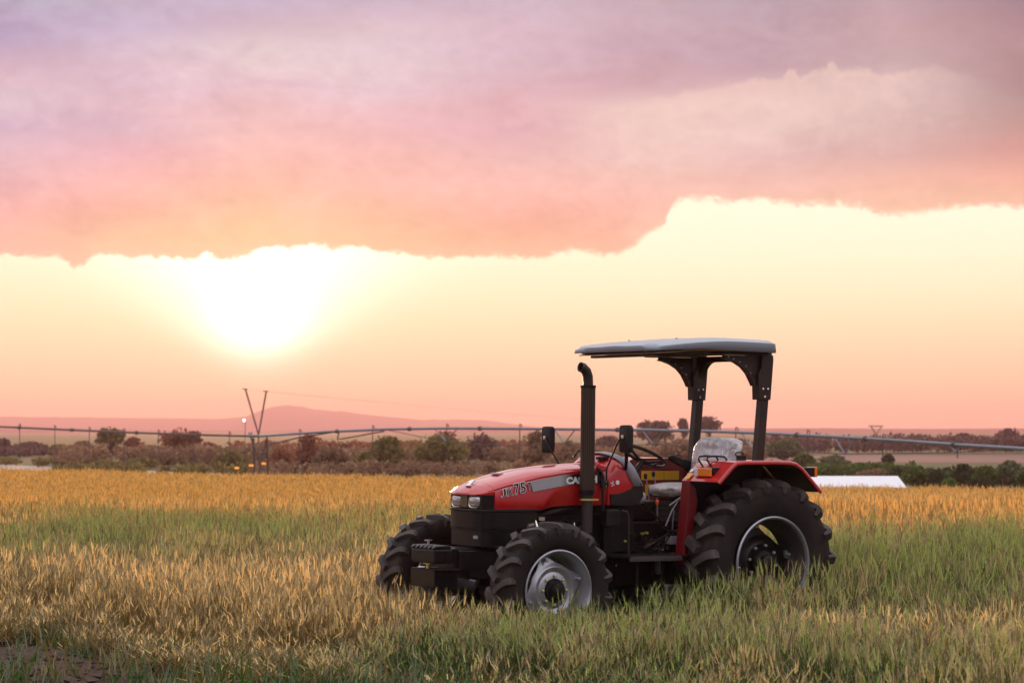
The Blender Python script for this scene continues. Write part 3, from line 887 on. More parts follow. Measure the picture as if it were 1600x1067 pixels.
gl_ = 'trees and bushes behind the field on the left'
gr_ = 'bushes behind the field on the right'
gf_ = 'trees on the skyline behind the tractor'
TREES = [
    (4, 712, 26, 683, 'round', 'dusk', 'faint small tree cut by the left edge, behind the pipe', 'tree', gl_),
    (46, 711, 70, 690, 'bush', 'dusk', 'low dark dome-shaped thicket near the left edge', 'bush', gl_),
    (94, 712, 40, 694, 'bush', 'olive', 'low olive scrub between the dark dome thicket and the flat-topped tree', 'bush', gl_),
    (130, 716, 46, 688, 'bush', 'umber', 'brown bush sloping up to the flat-topped tree', 'bush', gl_),
    (173, 714, 46, 666, 'umbrella', 'olive', 'tall flat-topped tree crossing the pipe on the left', 'tree', gl_),
    (209, 716, 32, 682, 'round', 'rust', 'small rusty tree just right of the flat-topped tree', 'tree', gl_),
    (240, 722, 60, 694, 'bush', 'umber', 'wide brown bush left of the wide-crowned tree', 'bush', gl_),
    (280, 722, 70, 668, 'umbrella', 'rust', 'wide-crowned rust tree rising to the pipe, left of the pivot tower', 'tree', gl_),
    (225, 732, 60, 714, 'bush', 'olive', 'low olive bush standing beside the pale road', 'bush', gl_),
    (325, 724, 40, 690, 'round', 'rust', 'reddish tree between the wide-crowned tree and pivot tower', 'tree', gl_),
    (361, 737, 66, 703, 'bush', 'olive', 'olive bush just left of the pivot tower legs', 'bush', gl_),
    (440, 740, 50, 700, 'bush', 'rust', 'rusty low bush just right of the pivot tower', 'bush', gl_),
    (482, 737, 48, 675, 'round', 'rust', 'upright rust-red tree below the braced pipe end', 'tree', gl_),
    (516, 742, 60, 694, 'round', 'umber', 'round brown tree under the short truss loop', 'tree', gl_),
    (570, 742, 50, 704, 'bush', 'olive', 'low olive bush between two rounded trees, left of the tractor', 'bush', gl_),
    (606, 742, 72, 680, 'round', 'olive', 'olive tree left of the spreading many-branched tree', 'tree', gl_),
    (684, 743, 104, 678, 'round', 'olive', 'widest spreading tree with a visible forked trunk, left of the bonnet', 'tree', gl_),
    (694, 728, 66, 673, 'round', 'rust', 'dark rust crown showing behind the widest spreading tree', 'tree', gl_),
    (752, 724, 70, 676, 'bush', 'dusk', 'mauve thicket on the rise above the bonnet nose', 'bush', gl_),
    (800, 722, 60, 692, 'bush', 'umber', 'brown scrub between the mauve thicket and near exhaust', 'bush', gl_),
    (836, 738, 50, 672, 'round', 'umber', 'brown tree directly behind the far wing mirror', 'tree', gl_),
    (890, 730, 70, 688, 'bush', 'umber', 'bushes seen just behind the exhaust stack', 'bush', gl_),
    (950, 712, 44, 681, 'round', 'dusk', 'dusky round tree behind the near wing mirror', 'tree', gf_),
    (1022, 706, 72, 655, 'umbrella', 'dusk', 'broad dark crown above the pipe, over the steering wheel', 'tree', gf_),
    (1067, 702, 16, 653, 'thin', 'dusk', 'slim tree showing left of the far roof post', 'tree', gf_),
    (1108, 703, 42, 650, 'thin', 'dusk', 'ragged tree showing right of the far roof post', 'tree', gf_),
    (1060, 725, 120, 684, 'bush', 'umber', 'long brown thicket behind the seat', 'bush', gf_),
    (1150, 712, 60, 684, 'bush', 'dusk', 'dusky thicket between the two roof posts', 'bush', gf_),
    (1228, 722, 64, 684, 'round', 'pale', 'pale grey-green tree just right of the near roof post', 'tree', gr_),
    (1256, 736, 40, 708, 'bush', 'green', 'green bush right above the rear wing', 'bush', gr_),
    (1302, 744, 60, 710, 'round', 'pale', 'pale rounded tree standing above the white roof', 'tree', gr_),
    (1345, 748, 46, 722, 'bush', 'green', 'fresh green bush above the middle of the white roof', 'bush', gr_),
    (1388, 738, 20, 711, 'thin', 'dark', 'small dark stemmed tree above the right of the white roof', 'tree', gr_),
    (1372, 752, 70, 732, 'bush', 'umber', 'brown scrub just above the white roof', 'bush', gr_),
    (1434, 766, 44, 727, 'bush', 'green', 'green bush at the right end of the white roof', 'bush', gr_),
    (1463, 766, 40, 732, 'bush', 'dark', 'dark bush left of the small bright bush', 'bush', gr_),
    (1484, 770, 28, 746, 'bush', 'bright', 'small bright green bush at the wheat edge', 'bush', gr_),
    (1504, 764, 42, 724, 'round', 'dark', 'dark tree behind the small bright bush', 'tree', gr_),
    (1538, 766, 44, 727, 'bush', 'green', 'green bush between the dark tree and pale tree', 'bush', gr_),
    (1578, 766, 46, 719, 'round', 'pale', 'pale rounded tree near the right edge', 'tree', gr_),
    (1530, 770, 50, 745, 'bush', 'dark', 'low dark hedge clump at the wheat edge near the right', 'bush', gr_),
    (1604, 768, 34, 733, 'bush', 'green', 'green bush cut by the right edge', 'bush', gr_),
    (1576, 704, 44, 669, 'round', 'dusk', 'round tree rising highest from the far tree line', 'tree', 'trees in the far line'),
    (1506, 704, 44, 677, 'round', 'dusk', 'lower round tree in the far tree line beside the highest one', 'tree', 'trees in the far line'),
]
for a in TREES: tree(*a)


def tree_line(name, x0, x1, Z, ytop, ybase, n, matn, label, depth=30):
    mb = MB(); rd = random.Random(int(x0 + Z))
    for i in range(n):
        px = rd.uniform(x0, x1); z = Z + rd.uniform(0, depth)
        w = rd.uniform(10, 26) * z / F_PX
        t = ytop + rd.uniform(-2, 7) ; H = CAM_H - (t - HOR) * z / F_PX - LOW
        if H < 0.8: H = 0.8
        leaf_quads(mb, (X(px, z), z, LOW + H * 0.55), (w, w * .7, H * 0.45), 110, 0.0011 * z * 0.9, rd)
    o = mesh_obj(name, mb, LM[matn], fix=False)
    tag(o, label, kind='stuff')


tree_line('far_woodland', 1180, 1680, 335, 678, 705, 95, 'dusk', 'dusky far woodland line on the right horizon')
tree_line('far_scrub', -80, 500, 300, 698, 716, 90, 'dusk', 'dim scrubland behind the trees on the left')
tree_line('middle_scrub', 380, 1200, 240, 696, 726, 150, 'umber', 'brown scrubland filling the gaps behind the tractor')
tree_line('hedge', 1415, 1680, 142, 735, 760, 90, 'green', 'low dark hedge growth along the right field edge', 8)
tree_line('field_edge_scrub', 395, 1230, 162, 719, 742, 130, 'umber', 'low brown scrub growing right behind the wheat', 14)
tree_line('fringe_scrub', 90, 430, 170, 722, 738, 36, 'olive', 'low olive scrub between the pale road and the trees', 10)
tree_line('thicket', 370, 900, 290, 688, 718, 110, 'rust', 'reddish thicket closing the gaps behind the left trees', 30)
tree_line('left_thicket', 95, 420, 212, 692, 720, 60, 'umber', 'brown thicket joining the trees left of the pivot tower', 22)
tree_line('right_scrub', 1195, 1430, 158, 722, 745, 44, 'green', 'green scrub behind the white roofed shed', 14)
tree_line('right_thicket', 1400, 1680, 150, 729, 750, 60, 'dark', 'dark thicket behind the bushes on the right', 10)
tree_line('roadside_scrub', -40, 420, 215, 716, 728, 24, 'olive', 'tufts of scrub along the pale road')

# ---- white roofed shed
def build_shed():
    Z = 92.0; x0, x1 = X(1240, Z), X(1418, Z)
    root = empty('shed', None, ((x0 + x1) / 2, Z, LOW)); tag(root, 'long low shed with a plain white roof beyond the wheat', 'shed')
    hw = (x1 - x0) / 2; zt = CAM_H - (746 - HOR) * Z / F_PX - LOW; ze = zt - 0.42
    w = MB(); w.box(-hw + .08, hw - .12, 0.5, 3.4, 0, ze - 0.02); mesh_obj('wall', w, pmat('shed_wall', (0.5, 0.5, 0.52), 0.8, var=.1), root)
    r = MB()
    sk = 0.06
    r.add([(-hw, 0.2, ze), (hw, 0.2, ze), (hw - sk, 1.95, zt), (-hw, 1.95, zt), (-hw, 3.7, ze), (hw, 3.7, ze),
           (-hw, 0.2, ze + .03), (hw, 0.2, ze + .03), (hw - sk, 1.95, zt + .03), (-hw, 1.95, zt + .03), (-hw, 3.7, ze + .03), (hw, 3.7, ze + .03)],
          [(0, 1, 2, 3), (3, 2, 5, 4), (6, 9, 8, 7), (9, 10, 11, 8), (0, 6, 7, 1), (4, 5, 11, 10), (0, 3, 9, 6), (3, 4, 10, 9), (1, 7, 8, 2), (2, 8, 11, 5)])
    mesh_obj('roof', r, pmat('white_roof', (0.80, 0.80, 0.84), 0.5, var=.05, vscale=1), root)
    for k in range(2):
        s = MB(); xx = -hw + (k + .5) * 2 * hw / 9
        s.add([(xx - .008, 0.2, ze + .034), (xx + .008, 0.2, ze + .034), (xx + .008, 1.92, zt + .034), (xx - .008, 1.92, zt + .034)], [(0, 1, 2, 3)])
        mesh_obj('roof_seam', s, M_grey, root)


build_shed()


# ---- centre pivot irrigation machine
def build_pivot():
    M_galv = pmat('galvanised', (0.20, 0.23, 0.28), 0.5, 0.4, 0, 0.5, var=.15, vscale=1)
    M_steel = pmat('dark_steel', (0.10, 0.08, 0.08), 0.6, 0.2)
    def P(px, py, Z): return Vector((X(px, Z), Z, CAM_H - (py - HOR) * Z / F_PX))
    ctl = [(-60, 664, 170), (0, 666.5, 166), (100, 671, 161), (200, 675.5, 157), (300, 679, 153), (405, 681.5, 149), (500, 675, 144), (600, 670.5, 139), (700, 669, 135), (800, 669.5, 130), (900, 670.5, 126), (1000, 671.5, 122), (1100, 673.5, 118), (1200, 677, 114), (1300, 682, 109.5), (1400, 688, 105), (1500, 695, 101), (1600, 701, 97), (1680, 706, 94)]
    zs = {c[0]: c[2] for c in ctl}
    def at(px, dy=0.0):
        a = [c[0] for c in ctl]
        return P(px, float(np.interp(px, a, [c[1] for c in ctl])) + dy, float(np.interp(px, a, [c[2] for c in ctl])))
    root = empty('irrigation_pivot', None, tuple(at(405).xy) + (LOW,)); tag(root, 'long centre pivot irrigation pipe spanning the field behind the tractor', 'irrigation machine')
    off = Vector(root.location)
    def T(mb, pts, r, n=6): mb.tube([p - off for p in pts], r, n)
    m = MB(); T(m, [at(p) for p in range(-60, 406, 31)] + [at(405)], 0.07, 8); mesh_obj('water_pipe', m, M_steel, root, smooth=60)  # same galvanised pipe; the unlit left run is darkened by colour
    m = MB(); T(m, [at(p) for p in range(405, 1681, 25)], 0.075, 8); mesh_obj('water_pipe', m, M_galv, root, smooth=60)
    # pipe couplings
    for px in (30, 112, 213, 527, 640, 750, 965, 1245, 1352, 1490):
        m = MB(); T(m, [at(px - 1.6), at(px + 1.6)], 0.125, 8); mesh_obj('pipe_flange', m, M_steel, root)
    # drop hoses, each with its gooseneck
    for px in (30, 85, 139, 193, 247, 302, 358, 468, 582, 698, 812, 925, 1040, 1150, 1262, 1380, 1497):
        c = at(px); m = MB()
        low = P(px, 722 if px < 500 else 716, float(c.y))
        T(m, [c + Vector((0.1, 0, 0.05)), c + Vector((0.1, 0, 0.22)), c + Vector((0.0, 0, 0.26)), c + Vector((0, 0.15, 0.1)), c + Vector((0, 0.15, -0.5)), Vector((c.x, c.y + .15, low.z))], 0.028, 5)
        mesh_obj('drop_hose', m, M_steel, root)
    # hanging truss struts
    for (px, w, d) in ((697, 18, 21), (882, 17, 22), (1020, 17, 22), (1175, 17, 24), (1320, 16, 26), (1493, 10, 12)):
        c = at(px); b = c + Vector((0, 0, -d * c.y / F_PX))
        for s in (-1, 1):
            m = MB(); T(m, [at(px + s * w), b], 0.035, 5); mesh_obj('truss_strut', m, M_galv, root)
    def chain(pts, r=0.02, nm='truss_rod'):
        m = MB(); T(m, pts, r, 5); mesh_obj(nm, m, M_steel, root)
    def dn(px, d):
        c = at(px); return c + Vector((0, 0, -d * c.y / F_PX))
    chain([at(600), dn(697, 21), dn(790, 27), dn(882, 22), dn(980, 24), dn(1020, 22), dn(1175, 24), dn(1320, 26), dn(1493, 12), at(1600)])
    # short loop where the brace meets the pipe
    chain([at(530), dn(527, 12), dn(534, 12), dn(600, 3)], 0.045, 'brace_loop')
    chain([dn(418, 14) + Vector((0, 0, 0)), dn(470, 6), at(528)], 0.05, 'brace')
    # pivot tower: crossed legs, uprights, wheels
    Z = 149.0
    for (a, b) in (((391, 680), (415, 743)), ((418, 680), (402, 743)), ((396, 684), (396, 747)), ((417, 684), (417, 747))):
        m = MB(); T(m, [P(a[0], a[1], Z), Vector((X(b[0], Z), Z + (0.6 if a[0] in (396, 417) else 0), LOW + 0.3))], 0.06, 6); mesh_obj('tower_leg', m, M_steel, root)
    m = MB(); T(m, [P(396, 708, Z), P(417, 708, Z)], 0.04, 6); mesh_obj('cross_bar', m, M_steel, root)
    m = MB(); T(m, [P(388, 747, Z) , P(424, 747, Z)], 0.06, 6); mesh_obj('base_beam', m, M_steel, root)
    for px in (392, 420):
        m = MB(); c = P(px, 747, Z) - off; c.z = 0.35; m.lathe([(-.12, .2), (-.12, .35), (.12, .35), (.12, .2)], 16, closed=True, c=tuple(c)); mesh_obj('wheel', m, M_rubber, root)
    m = MB(); c = P(391.5, 678, Z) - off; m.box(c.x - .12, c.x + .12, c.y - .12, c.y + .12, c.z - .12, c.z + .1); mesh_obj('control_box', m, pmat('control_box', (.35, .4, .5), .5), root)


build_pivot()


def build_power():
    M_steel = pmat('pylon_steel', (0.16, 0.12, 0.10), 0.6, 0.3)
    def P(px, py, Z): return Vector((X(px, Z), Z, CAM_H - (py - HOR) * Z / F_PX))
    def pylon(tops, foot, Z, r, label, bar=None):
        root = empty('power_pylon', None, (X(foot, Z), Z, LOW)); tag(root, label, 'pylon', 'pylons of the power line'); off = root.location
        for (a, b) in tops:
            m = MB(); m.tube([P(foot, 679, Z) - off, P(a, b, Z) - off], [r * .8, r], 6); mesh_obj('mast', m, M_steel, root)
            m = MB(); c = P(a, b, Z) - off; m.tube([c + Vector((-r * 3, 0, r * .5)), c + Vector((r * 2, 0, 0))], r * 0.6, 5); mesh_obj('cross_arm', m, M_steel, root)
        m = MB(); m.tube([Vector((0, 0, 0)), P(foot, 679, Z) - off], [r, r * .8], 6); mesh_obj('foot', m, M_steel, root)
        if bar:
            m = MB(); m.tube([P(bar[0], bar[2], Z) - off, P(bar[1], bar[2], Z) - off], r * .8, 5); mesh_obj('cross_bar', m, M_steel, root)
    Z1, Z2 = 230.0, 900.0
    pylon([(383.5, 608), (416, 611.5)], 404, Z1, 0.10, 'tall V-shaped pylon mast above the pivot tower, against the sun glow')
    pylon([(1361, 666), (1377, 666)], 1369, Z2, 0.30, 'tiny distant V-shaped pylon on the right horizon', (1357, 1380, 665.5))
    for k, (a, b) in enumerate((((383.5, 608), (1361, 666)), ((416, 611.5), (1377, 666)))):
        A = P(a[0], a[1], Z1); B = P(b[0], b[1], Z2); m = MB()
        pts = []
        for i in range(25):
            t = i / 24; p = A.lerp(B, t); p.z -= 4 * 4.0 * t * (1 - t) * 0.6; pts.append(p)
        m.tube(pts, 0.006, 4); o = mesh_obj('power_cable', m, M_steel)
        tag(o, ('thin cable running right from the left tip of the tall V-shaped pylon' if k == 0 else 'thin cable running right from the right tip of the tall V-shaped pylon'), 'cable', 'cables of the power line')
    # lit lamps seen far off
    lw = emit('lamp_white', (1.0, 0.92, 0.75), 9.0); lo = emit('lamp_orange', (1.0, 0.30, 0.03), 1.1)
    pole = pmat('lamp_pole', (0.14, 0.10, 0.09), 0.6)
    Z = 215.0
    r = empty('yard_lamp', None, (X(381.5, Z), Z, LOW)); tag(r, 'lit white yard lamp on a slim pole beside the tall V-shaped pylon', 'lamp')
    zl = CAM_H + (HOR - 656.5) * Z / F_PX - LOW
    m = MB(); m.tube([(0, 0, 0), (0.12, 0, zl - 0.1)], 0.03, 6); mesh_obj('pole', m, pole, r)
    m = MB(); m.lathe([(-.09, 0.02), (-.07, .07), (0, .10), (.07, .07), (.09, .02)], 12, axis='z', c=(0, 0, zl)); mesh_obj('bulb', m, lw, r, smooth=80)
    for k, (px, py, lab) in enumerate(((370, 731, 'lowest and leftmost of three orange lamps near the tower foot'), (392.5, 727, 'middle one of three orange lamps near the tower foot'), (412, 724, 'dimmest and rightmost of three orange lamps behind the tower legs'))):
        Z = 138.0; r = empty('orange_lamp', None, (X(px, Z), Z, LOW)); tag(r, lab, 'lamp', 'orange lamps at the foot of the pivot tower')
        zl = CAM_H - (py - HOR) * Z / F_PX - LOW
        m = MB(); m.tube([(0, 0, 0), (0, 0, max(.1, zl - .08))], 0.025, 6); mesh_obj('pole', m, pole, r)
        m = MB(); m.box(-.13, .13, -.05, .05, zl - .05, zl + .05); mesh_obj('bulb', m, lo, r, bevel=.02)


build_power()

# ------------------------------------------------------------------ haze
def build_haze():
    mb = MB(); mb.box(-7200, 7200, -7000, 7000, LOW - 3.0, 76.0)
    m = bpy.data.materials.new('haze'); m.use_nodes = True; t = m.node_tree; t.nodes.clear()
    v = t.nodes.new('ShaderNodeVolumePrincipled'); v.inputs['Color'].default_value = (0.98, 0.59, 0.60, 1); v.inputs['Density'].default_value = 0.00025
    v.inputs['Anisotropy'].default_value = 0.42
    o = t.nodes.new('ShaderNodeOutputMaterial'); t.links.new(v.outputs[0], o.inputs['Volume'])
    h = mesh_obj('haze', mb, m); tag(h, 'thin pink evening haze over the land', kind='stuff')


build_haze()

# ------------------------------------------------------------------ the tractor
def interp(x, pts):
    return float(np.interp(x, [p[0] for p in pts], [p[1] for p in pts]))


def text_side(body, x, y, z, h, w, ang, mat, parent, name='lettering', off=0.0, ext=0.0012, shear=0.0):
    """letters on the left flank; x,z = lower front corner, reading rearwards"""
    cu = bpy.data.curves.new(name, 'FONT'); cu.body = body; cu.size = 1.0; cu.offset = 0.02; cu.extrude = 0.0006; cu.shear = shear; cu.resolution_u = 3
    tmp = bpy.data.objects.new('tmp', cu); col.objects.link(tmp)
    bpy.context.view_layer.update()
    bb = [Vector(c) for c in tmp.bound_box]
    x0 = min(c.x for c in bb); x1 = max(c.x for c in bb); y0 = min(c.y for c in bb); y1 = max(c.y for c in bb)
    sx, sy = w / (x1 - x0), h / (y1 - y0)
    cu.offset = off; bpy.context.view_layer.update()
    me = bpy.data.meshes.new_from_object(tmp.evaluated_get(bpy.context.evaluated_depsgraph_get()))
    bpy.data.objects.remove(tmp)
    me.name = name; me.materials.clear()
    o = bpy.data.objects.new(name, me); col.objects.link(o)
    o.parent = parent
    ca, sa = math.cos(ang), math.sin(ang)
    ex = Vector((-ca, 0, sa)); ey = Vector((sa, 0, ca)); ez = Vector((0, 1, 0))
    org = Vector((x, y, z)) - ex * x0 * sx - ey * y0 * sy
    o.matrix_local = Matrix(((ex.x * sx, ey.x * sy, ez.x, org.x), (ex.y * sx, ey.y * sy, ez.y, org.y), (ex.z * sx, ey.z * sy, ez.z, org.z), (0, 0, 0, 1)))
    me.materials.append(mat)
    return o


def make_tyre(r, w, rim_r, nl, lug_h, lug_w, parent):
    mb = MB(); hw = w / 2; rc = r - lug_h
    prof = [(-hw * .62, rim_r), (-hw * .80, rim_r + 0.02), (-hw * 0.97, rim_r + (rc - rim_r) * .35), (-hw * 1.0, rim_r + (rc - rim_r) * .55), (-hw * .985, rim_r + (rc - rim_r) * .74), (-hw * .95, rc - 0.034), (-hw * .86, rc - 0.014), (-hw * .70, rc - 0.005), (-hw * .35, rc + .002), (0, rc + .005)]
    prof = prof + [(-a, b) for a, b in prof[-2::-1]]
    mb.lathe(prof, 96)
    def surf(t):      # arc from the centre line over the shoulder: returns (y, radius)
        k = [(0, r + .004), (.35, r), (.70, r - .010), (.90, r - .026), (1.0, r - .050), (1.012, r - .085)]
        return k
    st = [(-0.06, 0.000), (0.30, 0.002), (0.62, 0.006), (0.86, 0.016), (0.985, 0.036), (1.03, 0.062), (1.01, 0.115)]
    for side in (1, -1):
        for i in range(nl):
            p0 = 2 * PI * (i + (0.5 if side < 0 else 0)) / nl
            secs = []
            for j, (yy, dr) in enumerate(st):
                k = min(1.0, max(0, yy)) if j < 5 else 1.0 + 0.06 * (j - 4)
                ph = p0 + (0.62 * (k ** 0.85)) * 0.30 * (0.55 / r)   # lags towards the shoulder
                top = r - dr * (r / .7) ** .5
                wd = lug_w * (0.95 + 0.35 * max(0, k - .3)); wb = wd * 1.45
                base = min(top - 0.006, rc - (0.008 if j < 4 else (0.03 if j == 4 else .06)) ) if j < 6 else top - 0.012
                y = side * yy * hw; yb = side * min(yy, .90) * hw
                # cut roughly square to the lug
                ph_s = ph
                def pt(rr, off, yv):
                    a = ph_s + off / r
                    return (rr * math.cos(a), yv - side * off * 0.45, rr * math.sin(a))
                if j < 4: secs.append([pt(base, -wb / 2, yb), pt(top, -wd / 2, y), pt(top, wd / 2, y), pt(base, wb / 2, yb)])
                else:
                    out = 0.012 * (1 if j == 4 else (1.0 if j == 5 else 0.1)); ins = side * (hw * (0.84 if j == 4 else .88 if j == 5 else .93))
                    secs.append([pt(base, -wb / 2, ins), pt(top, -wd / 2, y + side * out), pt(top, wd / 2, y + side * out), pt(base, wb / 2, ins)])
            mb.loft(secs, mi=1)
    return mesh_obj('tyre', mb, [M_rubber, M_lug], parent, smooth=32)


def build_tractor():
    root = empty('tractor'); Mx = Matrix((
        (FW.x, LF.x, UP.x, T_O.x), (FW.y, LF.y, UP.y, T_O.y), (FW.z, LF.z, UP.z, T_O.z), (0, 0, 0, 1)))
    root.matrix_world = Mx
    tag(root, 'red open-platform tractor with white-topped roof standing in the wheat', 'tractor')

    # ---- bonnet
    zc_p = [(1.28, 1.574), (1.65, 1.556), (2.0, 1.52), (2.24, 1.472), (2.4, 1.425), (2.5, 1.385), (2.55, 1.352), (2.585, 1.318)]
    zs_p = [(1.28, 1.524), (1.65, 1.504), (2.0, 1.456), (2.24, 1.408), (2.4, 1.37), (2.5, 1.338), (2.55, 1.317), (2.585, 1.308)]
    w_p = [(1.28, .312), (2.3, .312), (2.45, .308), (2.5, .292), (2.55, .255), (2.575, .19), (2.585, .14)]
    def sec(x, zb):
        zc, zs, w = interp(x, zc_p), interp(x, zs_p), interp(x, w_p)
        h = zs - zb
        if h > .1:
            zk = interp(x, [(1.28, 1.365), (1.5, 1.372), (1.68, 1.362), (1.78, 1.342), (1.86, 1.308), (1.92, 1.26), (1.97, 1.20), (2.0, 1.215), (2.45, 1.235)])
            zk = max(zk, zb + .02); dp = interp(x, [(1.28, .026), (1.85, .034), (1.95, .03), (2.0, .012), (2.45, .006)])
            lowp = [(w + .002 - dp, zb), (w + .002 - dp * .45, zb + (zk - zb) * .55), (w + .004, zk), (w + .005, zk + .025)]
        else: lowp = [(w - .006, zb), (w - .004, zb + h * .3), (w - .003, zb + h * .5), (w - .003, zb + h * .6)]
        half = lowp + [(w - .004, zs - min(.03, h * .3)), (w - .022, zs), (w - .055, zs + (zc - zs) * .30), (w * .55, zs + (zc - zs) * .82), (w * .25, zc - .004)]
        return [(x, a, b) for a, b in half] + [(x, 0, zc)] + [(x, -a, b) for a, b in half[::-1]]
    mb = MB()
    zb_p = [(1.28, 1.212), (1.62, 1.212), (1.78, 1.208), (1.88, 1.195), (1.97, 1.172), (2.45, 1.186)]
    xs = [1.28, 1.4, 1.5, 1.6, 1.68, 1.74, 1.78, 1.82, 1.86, 1.89, 1.92, 1.945, 1.97, 2.0, 2.05, 2.12, 2.2, 2.3, 2.4, 2.45]
    mb.loft([sec(x, interp(x, zb_p)) for x in xs])
    mb.loft([sec(x, 1.302 - max(0, x - 2.56) * .1) for x in (2.452, 2.475, 2.5, 2.525, 2.55, 2.565, 2.575, 2.585)])
    hood = mesh_obj('bonnet', mb, M_red, root, smooth=50)
    # raised crease running over the bonnet flank
    for s in (1, -1):
        m = MB(); m.tube([(x, s * (interp(x, w_p) - .010), interp(x, zs_p) - .006) for x in np.linspace(1.3, 2.5, 20)], 0.0055, 6); mesh_obj('bonnet_crease', m, M_red, root, smooth=80)
    # shut line across the bonnet and its low intake step
    m = MB()
    m.box(1.36, 1.50, .085, .20, 1.545, 1.562); mesh_obj('bonnet_vent', m, M_redin, root, bevel=.004)
    m = MB(); m.box(2.20, 2.27, -.05, .05, 1.468, 1.484); mesh_obj('bonnet_badge', m, M_stripe, root, bevel=.004)
    m = MB(); m.prism([(2.505, 1.385), (2.462, 1.418), (2.475, 1.428), (2.528, 1.378)], 'y', -.026, .026); m.box(2.455, 2.54, -.038, .038, 1.372, 1.380); mesh_obj('nose_emblem', m, M_chrome, root, bevel=.004)

    # ---- cowl in front of the wheel
    cw = MB(); secs = []
    # top silhouette and slanted rear edge
    rear_top = [(1.21, 1.075), (1.25, .955), (1.30, .945), (1.38, .962), (1.46, 1.005), (1.54, 1.06), (1.60, 1.115), (1.64, 1.16)]
    for tt in np.linspace(0, 1, 9):
        xr = 1.30 - tt * 0.30
        zc = interp(tt, [(0, 1.585), (.25, 1.612), (.5, 1.640), (.8, 1.652), (1, 1.648)]); zs = interp(tt, [(0, 1.505), (.3, 1.56), (.6, 1.592), (1, 1.60)])
        w = interp(tt, [(0, .316), (.5, .325), (1, .318)])
        zb = 1.212
        half = [(w, zb), (w, zb + .07), (w + .004, zb + .16), (w, zs - .08), (w - .012, zs - .03), (w - .04, zs), (w - .10, zs + (zc - zs) * .65), (w * .3, zc)]
        pts = [(a, b) for a, b in half] + [(0, zc)] + [(-a, b) for a, b in half[::-1]]
        q = []
        for a, b in pts:
            xe = interp(b, rear_top); q.append((1.30 - tt * (1.30 - xe), a, b))
        secs.append(q)
    cw.loft(secs); mesh_obj('cowl', cw, M_red, root, smooth=50)
    # grey trim hoop along the rear edge of the cowl
    g = MB(); sA = []; rim_in = secs[-1]
    rows = []
    for off_x, sc_, dz in ((0.075, 1.006, .003), (0.0, 1.01, .006), (-.035, .97, -.004)):
        rows.append([(p[0] + off_x * (1 if p[2] > 1.3 else .3), p[1] * sc_, p[2] + (dz if p[2] > 1.5 else 0)) for p in rim_in])
    # only the part of the hoop above the black corner
    keep = [i for i, p in enumerate(rim_in) if p[2] > 1.36]
    g.loft([[r_[i] for i in keep] for r_ in rows], closed=False, caps=False)
    go = mesh_obj('cowl_trim', g, M_grey, root, smooth=60); sm_ = go.modifiers.new('thick', 'SOLIDIFY'); sm_.thickness = .012; sm_.offset = 1
    for s in (1, -1):
        m = MB(); m.prism([(1.277, 1.213), (1.279, 1.305), (1.20, 1.308), (1.129, 1.325), (1.06, 1.352), (1.0, 1.392), (.955, 1.40), (.936, 1.34), (.93, 1.28), (.98, 1.225), (1.06, 1.195)], 'y', s * .320, s * .336)
        mesh_obj('side_panel', m, M_blackp, root, bevel=.003)
    m = MB(); m.box(.90, .97, -.22, .22, 1.28, 1.50); m.box(.93, 1.05, -.29, .29, 1.22, 1.42); mesh_obj('dashboard', m, M_blackp, root, bevel=.02)
    m = MB(); m.lathe([(-.04, .05), (.0, .062), (.03, .055), (.035, .02)], 14, axis='x', c=(.93, .27, 1.27)); mesh_obj('key_switch', m, M_grey, root, smooth=40)

    # ---- decals
    def decal(pts, y, mat, nm):
        m = MB(); m.add([(x, y, z) for x, z in pts], [tuple(range(len(pts)))]); return mesh_obj(nm, m, mat, root)
    yD = .3225
    decal([(2.106, 1.416), (2.079, 1.330), (1.81, 1.373), (1.81, 1.464)], yD, M_stripe, 'silver_stripe')
    mixm = bpy.data.materials.new('stripe_fade'); mixm.use_nodes = True
    t = mixm.node_tree; N = NT(t); b = t.nodes['Principled BSDF']; tc = t.nodes.new('ShaderNodeTexCoord'); sp = t.nodes.new('ShaderNodeSeparateXYZ'); t.links.new(tc.outputs['Object'], sp.inputs[0])
    t.links.new(N.mix(N.m('DIVIDE', N.m('SUBTRACT', 1.81, sp.outputs[0]), 0.14, clamp=True), (0.45, .46, .5, 1), (0.012, .011, .014, 1)), b.inputs['Base Color']); b.inputs['Roughness'].default_value = .33; b.inputs['Coat Weight'].default_value = .5
    decal([(1.81, 1.464), (1.81, 1.373), (1.67, 1.388), (1.67, 1.477)], yD, mixm, 'fading_stripe')
    decal([(1.67, 1.477), (1.67, 1.388), (1.375, 1.392), (1.375, 1.500)], yD, M_dblack, 'black_stripe')
    a10 = R(9.5)
    for (s_, x, z, h, w) in (('J', 2.392, 1.286, .064, .046), ('X', 2.334, 1.294, .064, .056), ('7', 2.262, 1.308, .088, .052), ('5', 2.200, 1.318, .088, .054), ('T', 2.132, 1.346, .060, .046)):
        text_side(s_, x, yD, z, h, w, a10, M_white, root, 'model_letters_outline', off=.06)
        text_side(s_, x, yD + .0016, z, h, w, a10, M_dblack, root, 'model_letters', off=.012)
    text_side('CASE', 1.738, yD + .003, 1.394, .056, .21, R(1.5), M_white, root, 'brand_letters', off=.055)
    text_side('IH', 1.515, yD + .003, 1.401, .062, .095, R(1.5), M_white, root, 'brand_letters', off=.035)
    m = MB(); m.lathe([(0, .019), (.003, .019), (.003, .001)], 20, c=(1.205, .327, 1.405)); mesh_obj('round_marker', m, M_white, root)
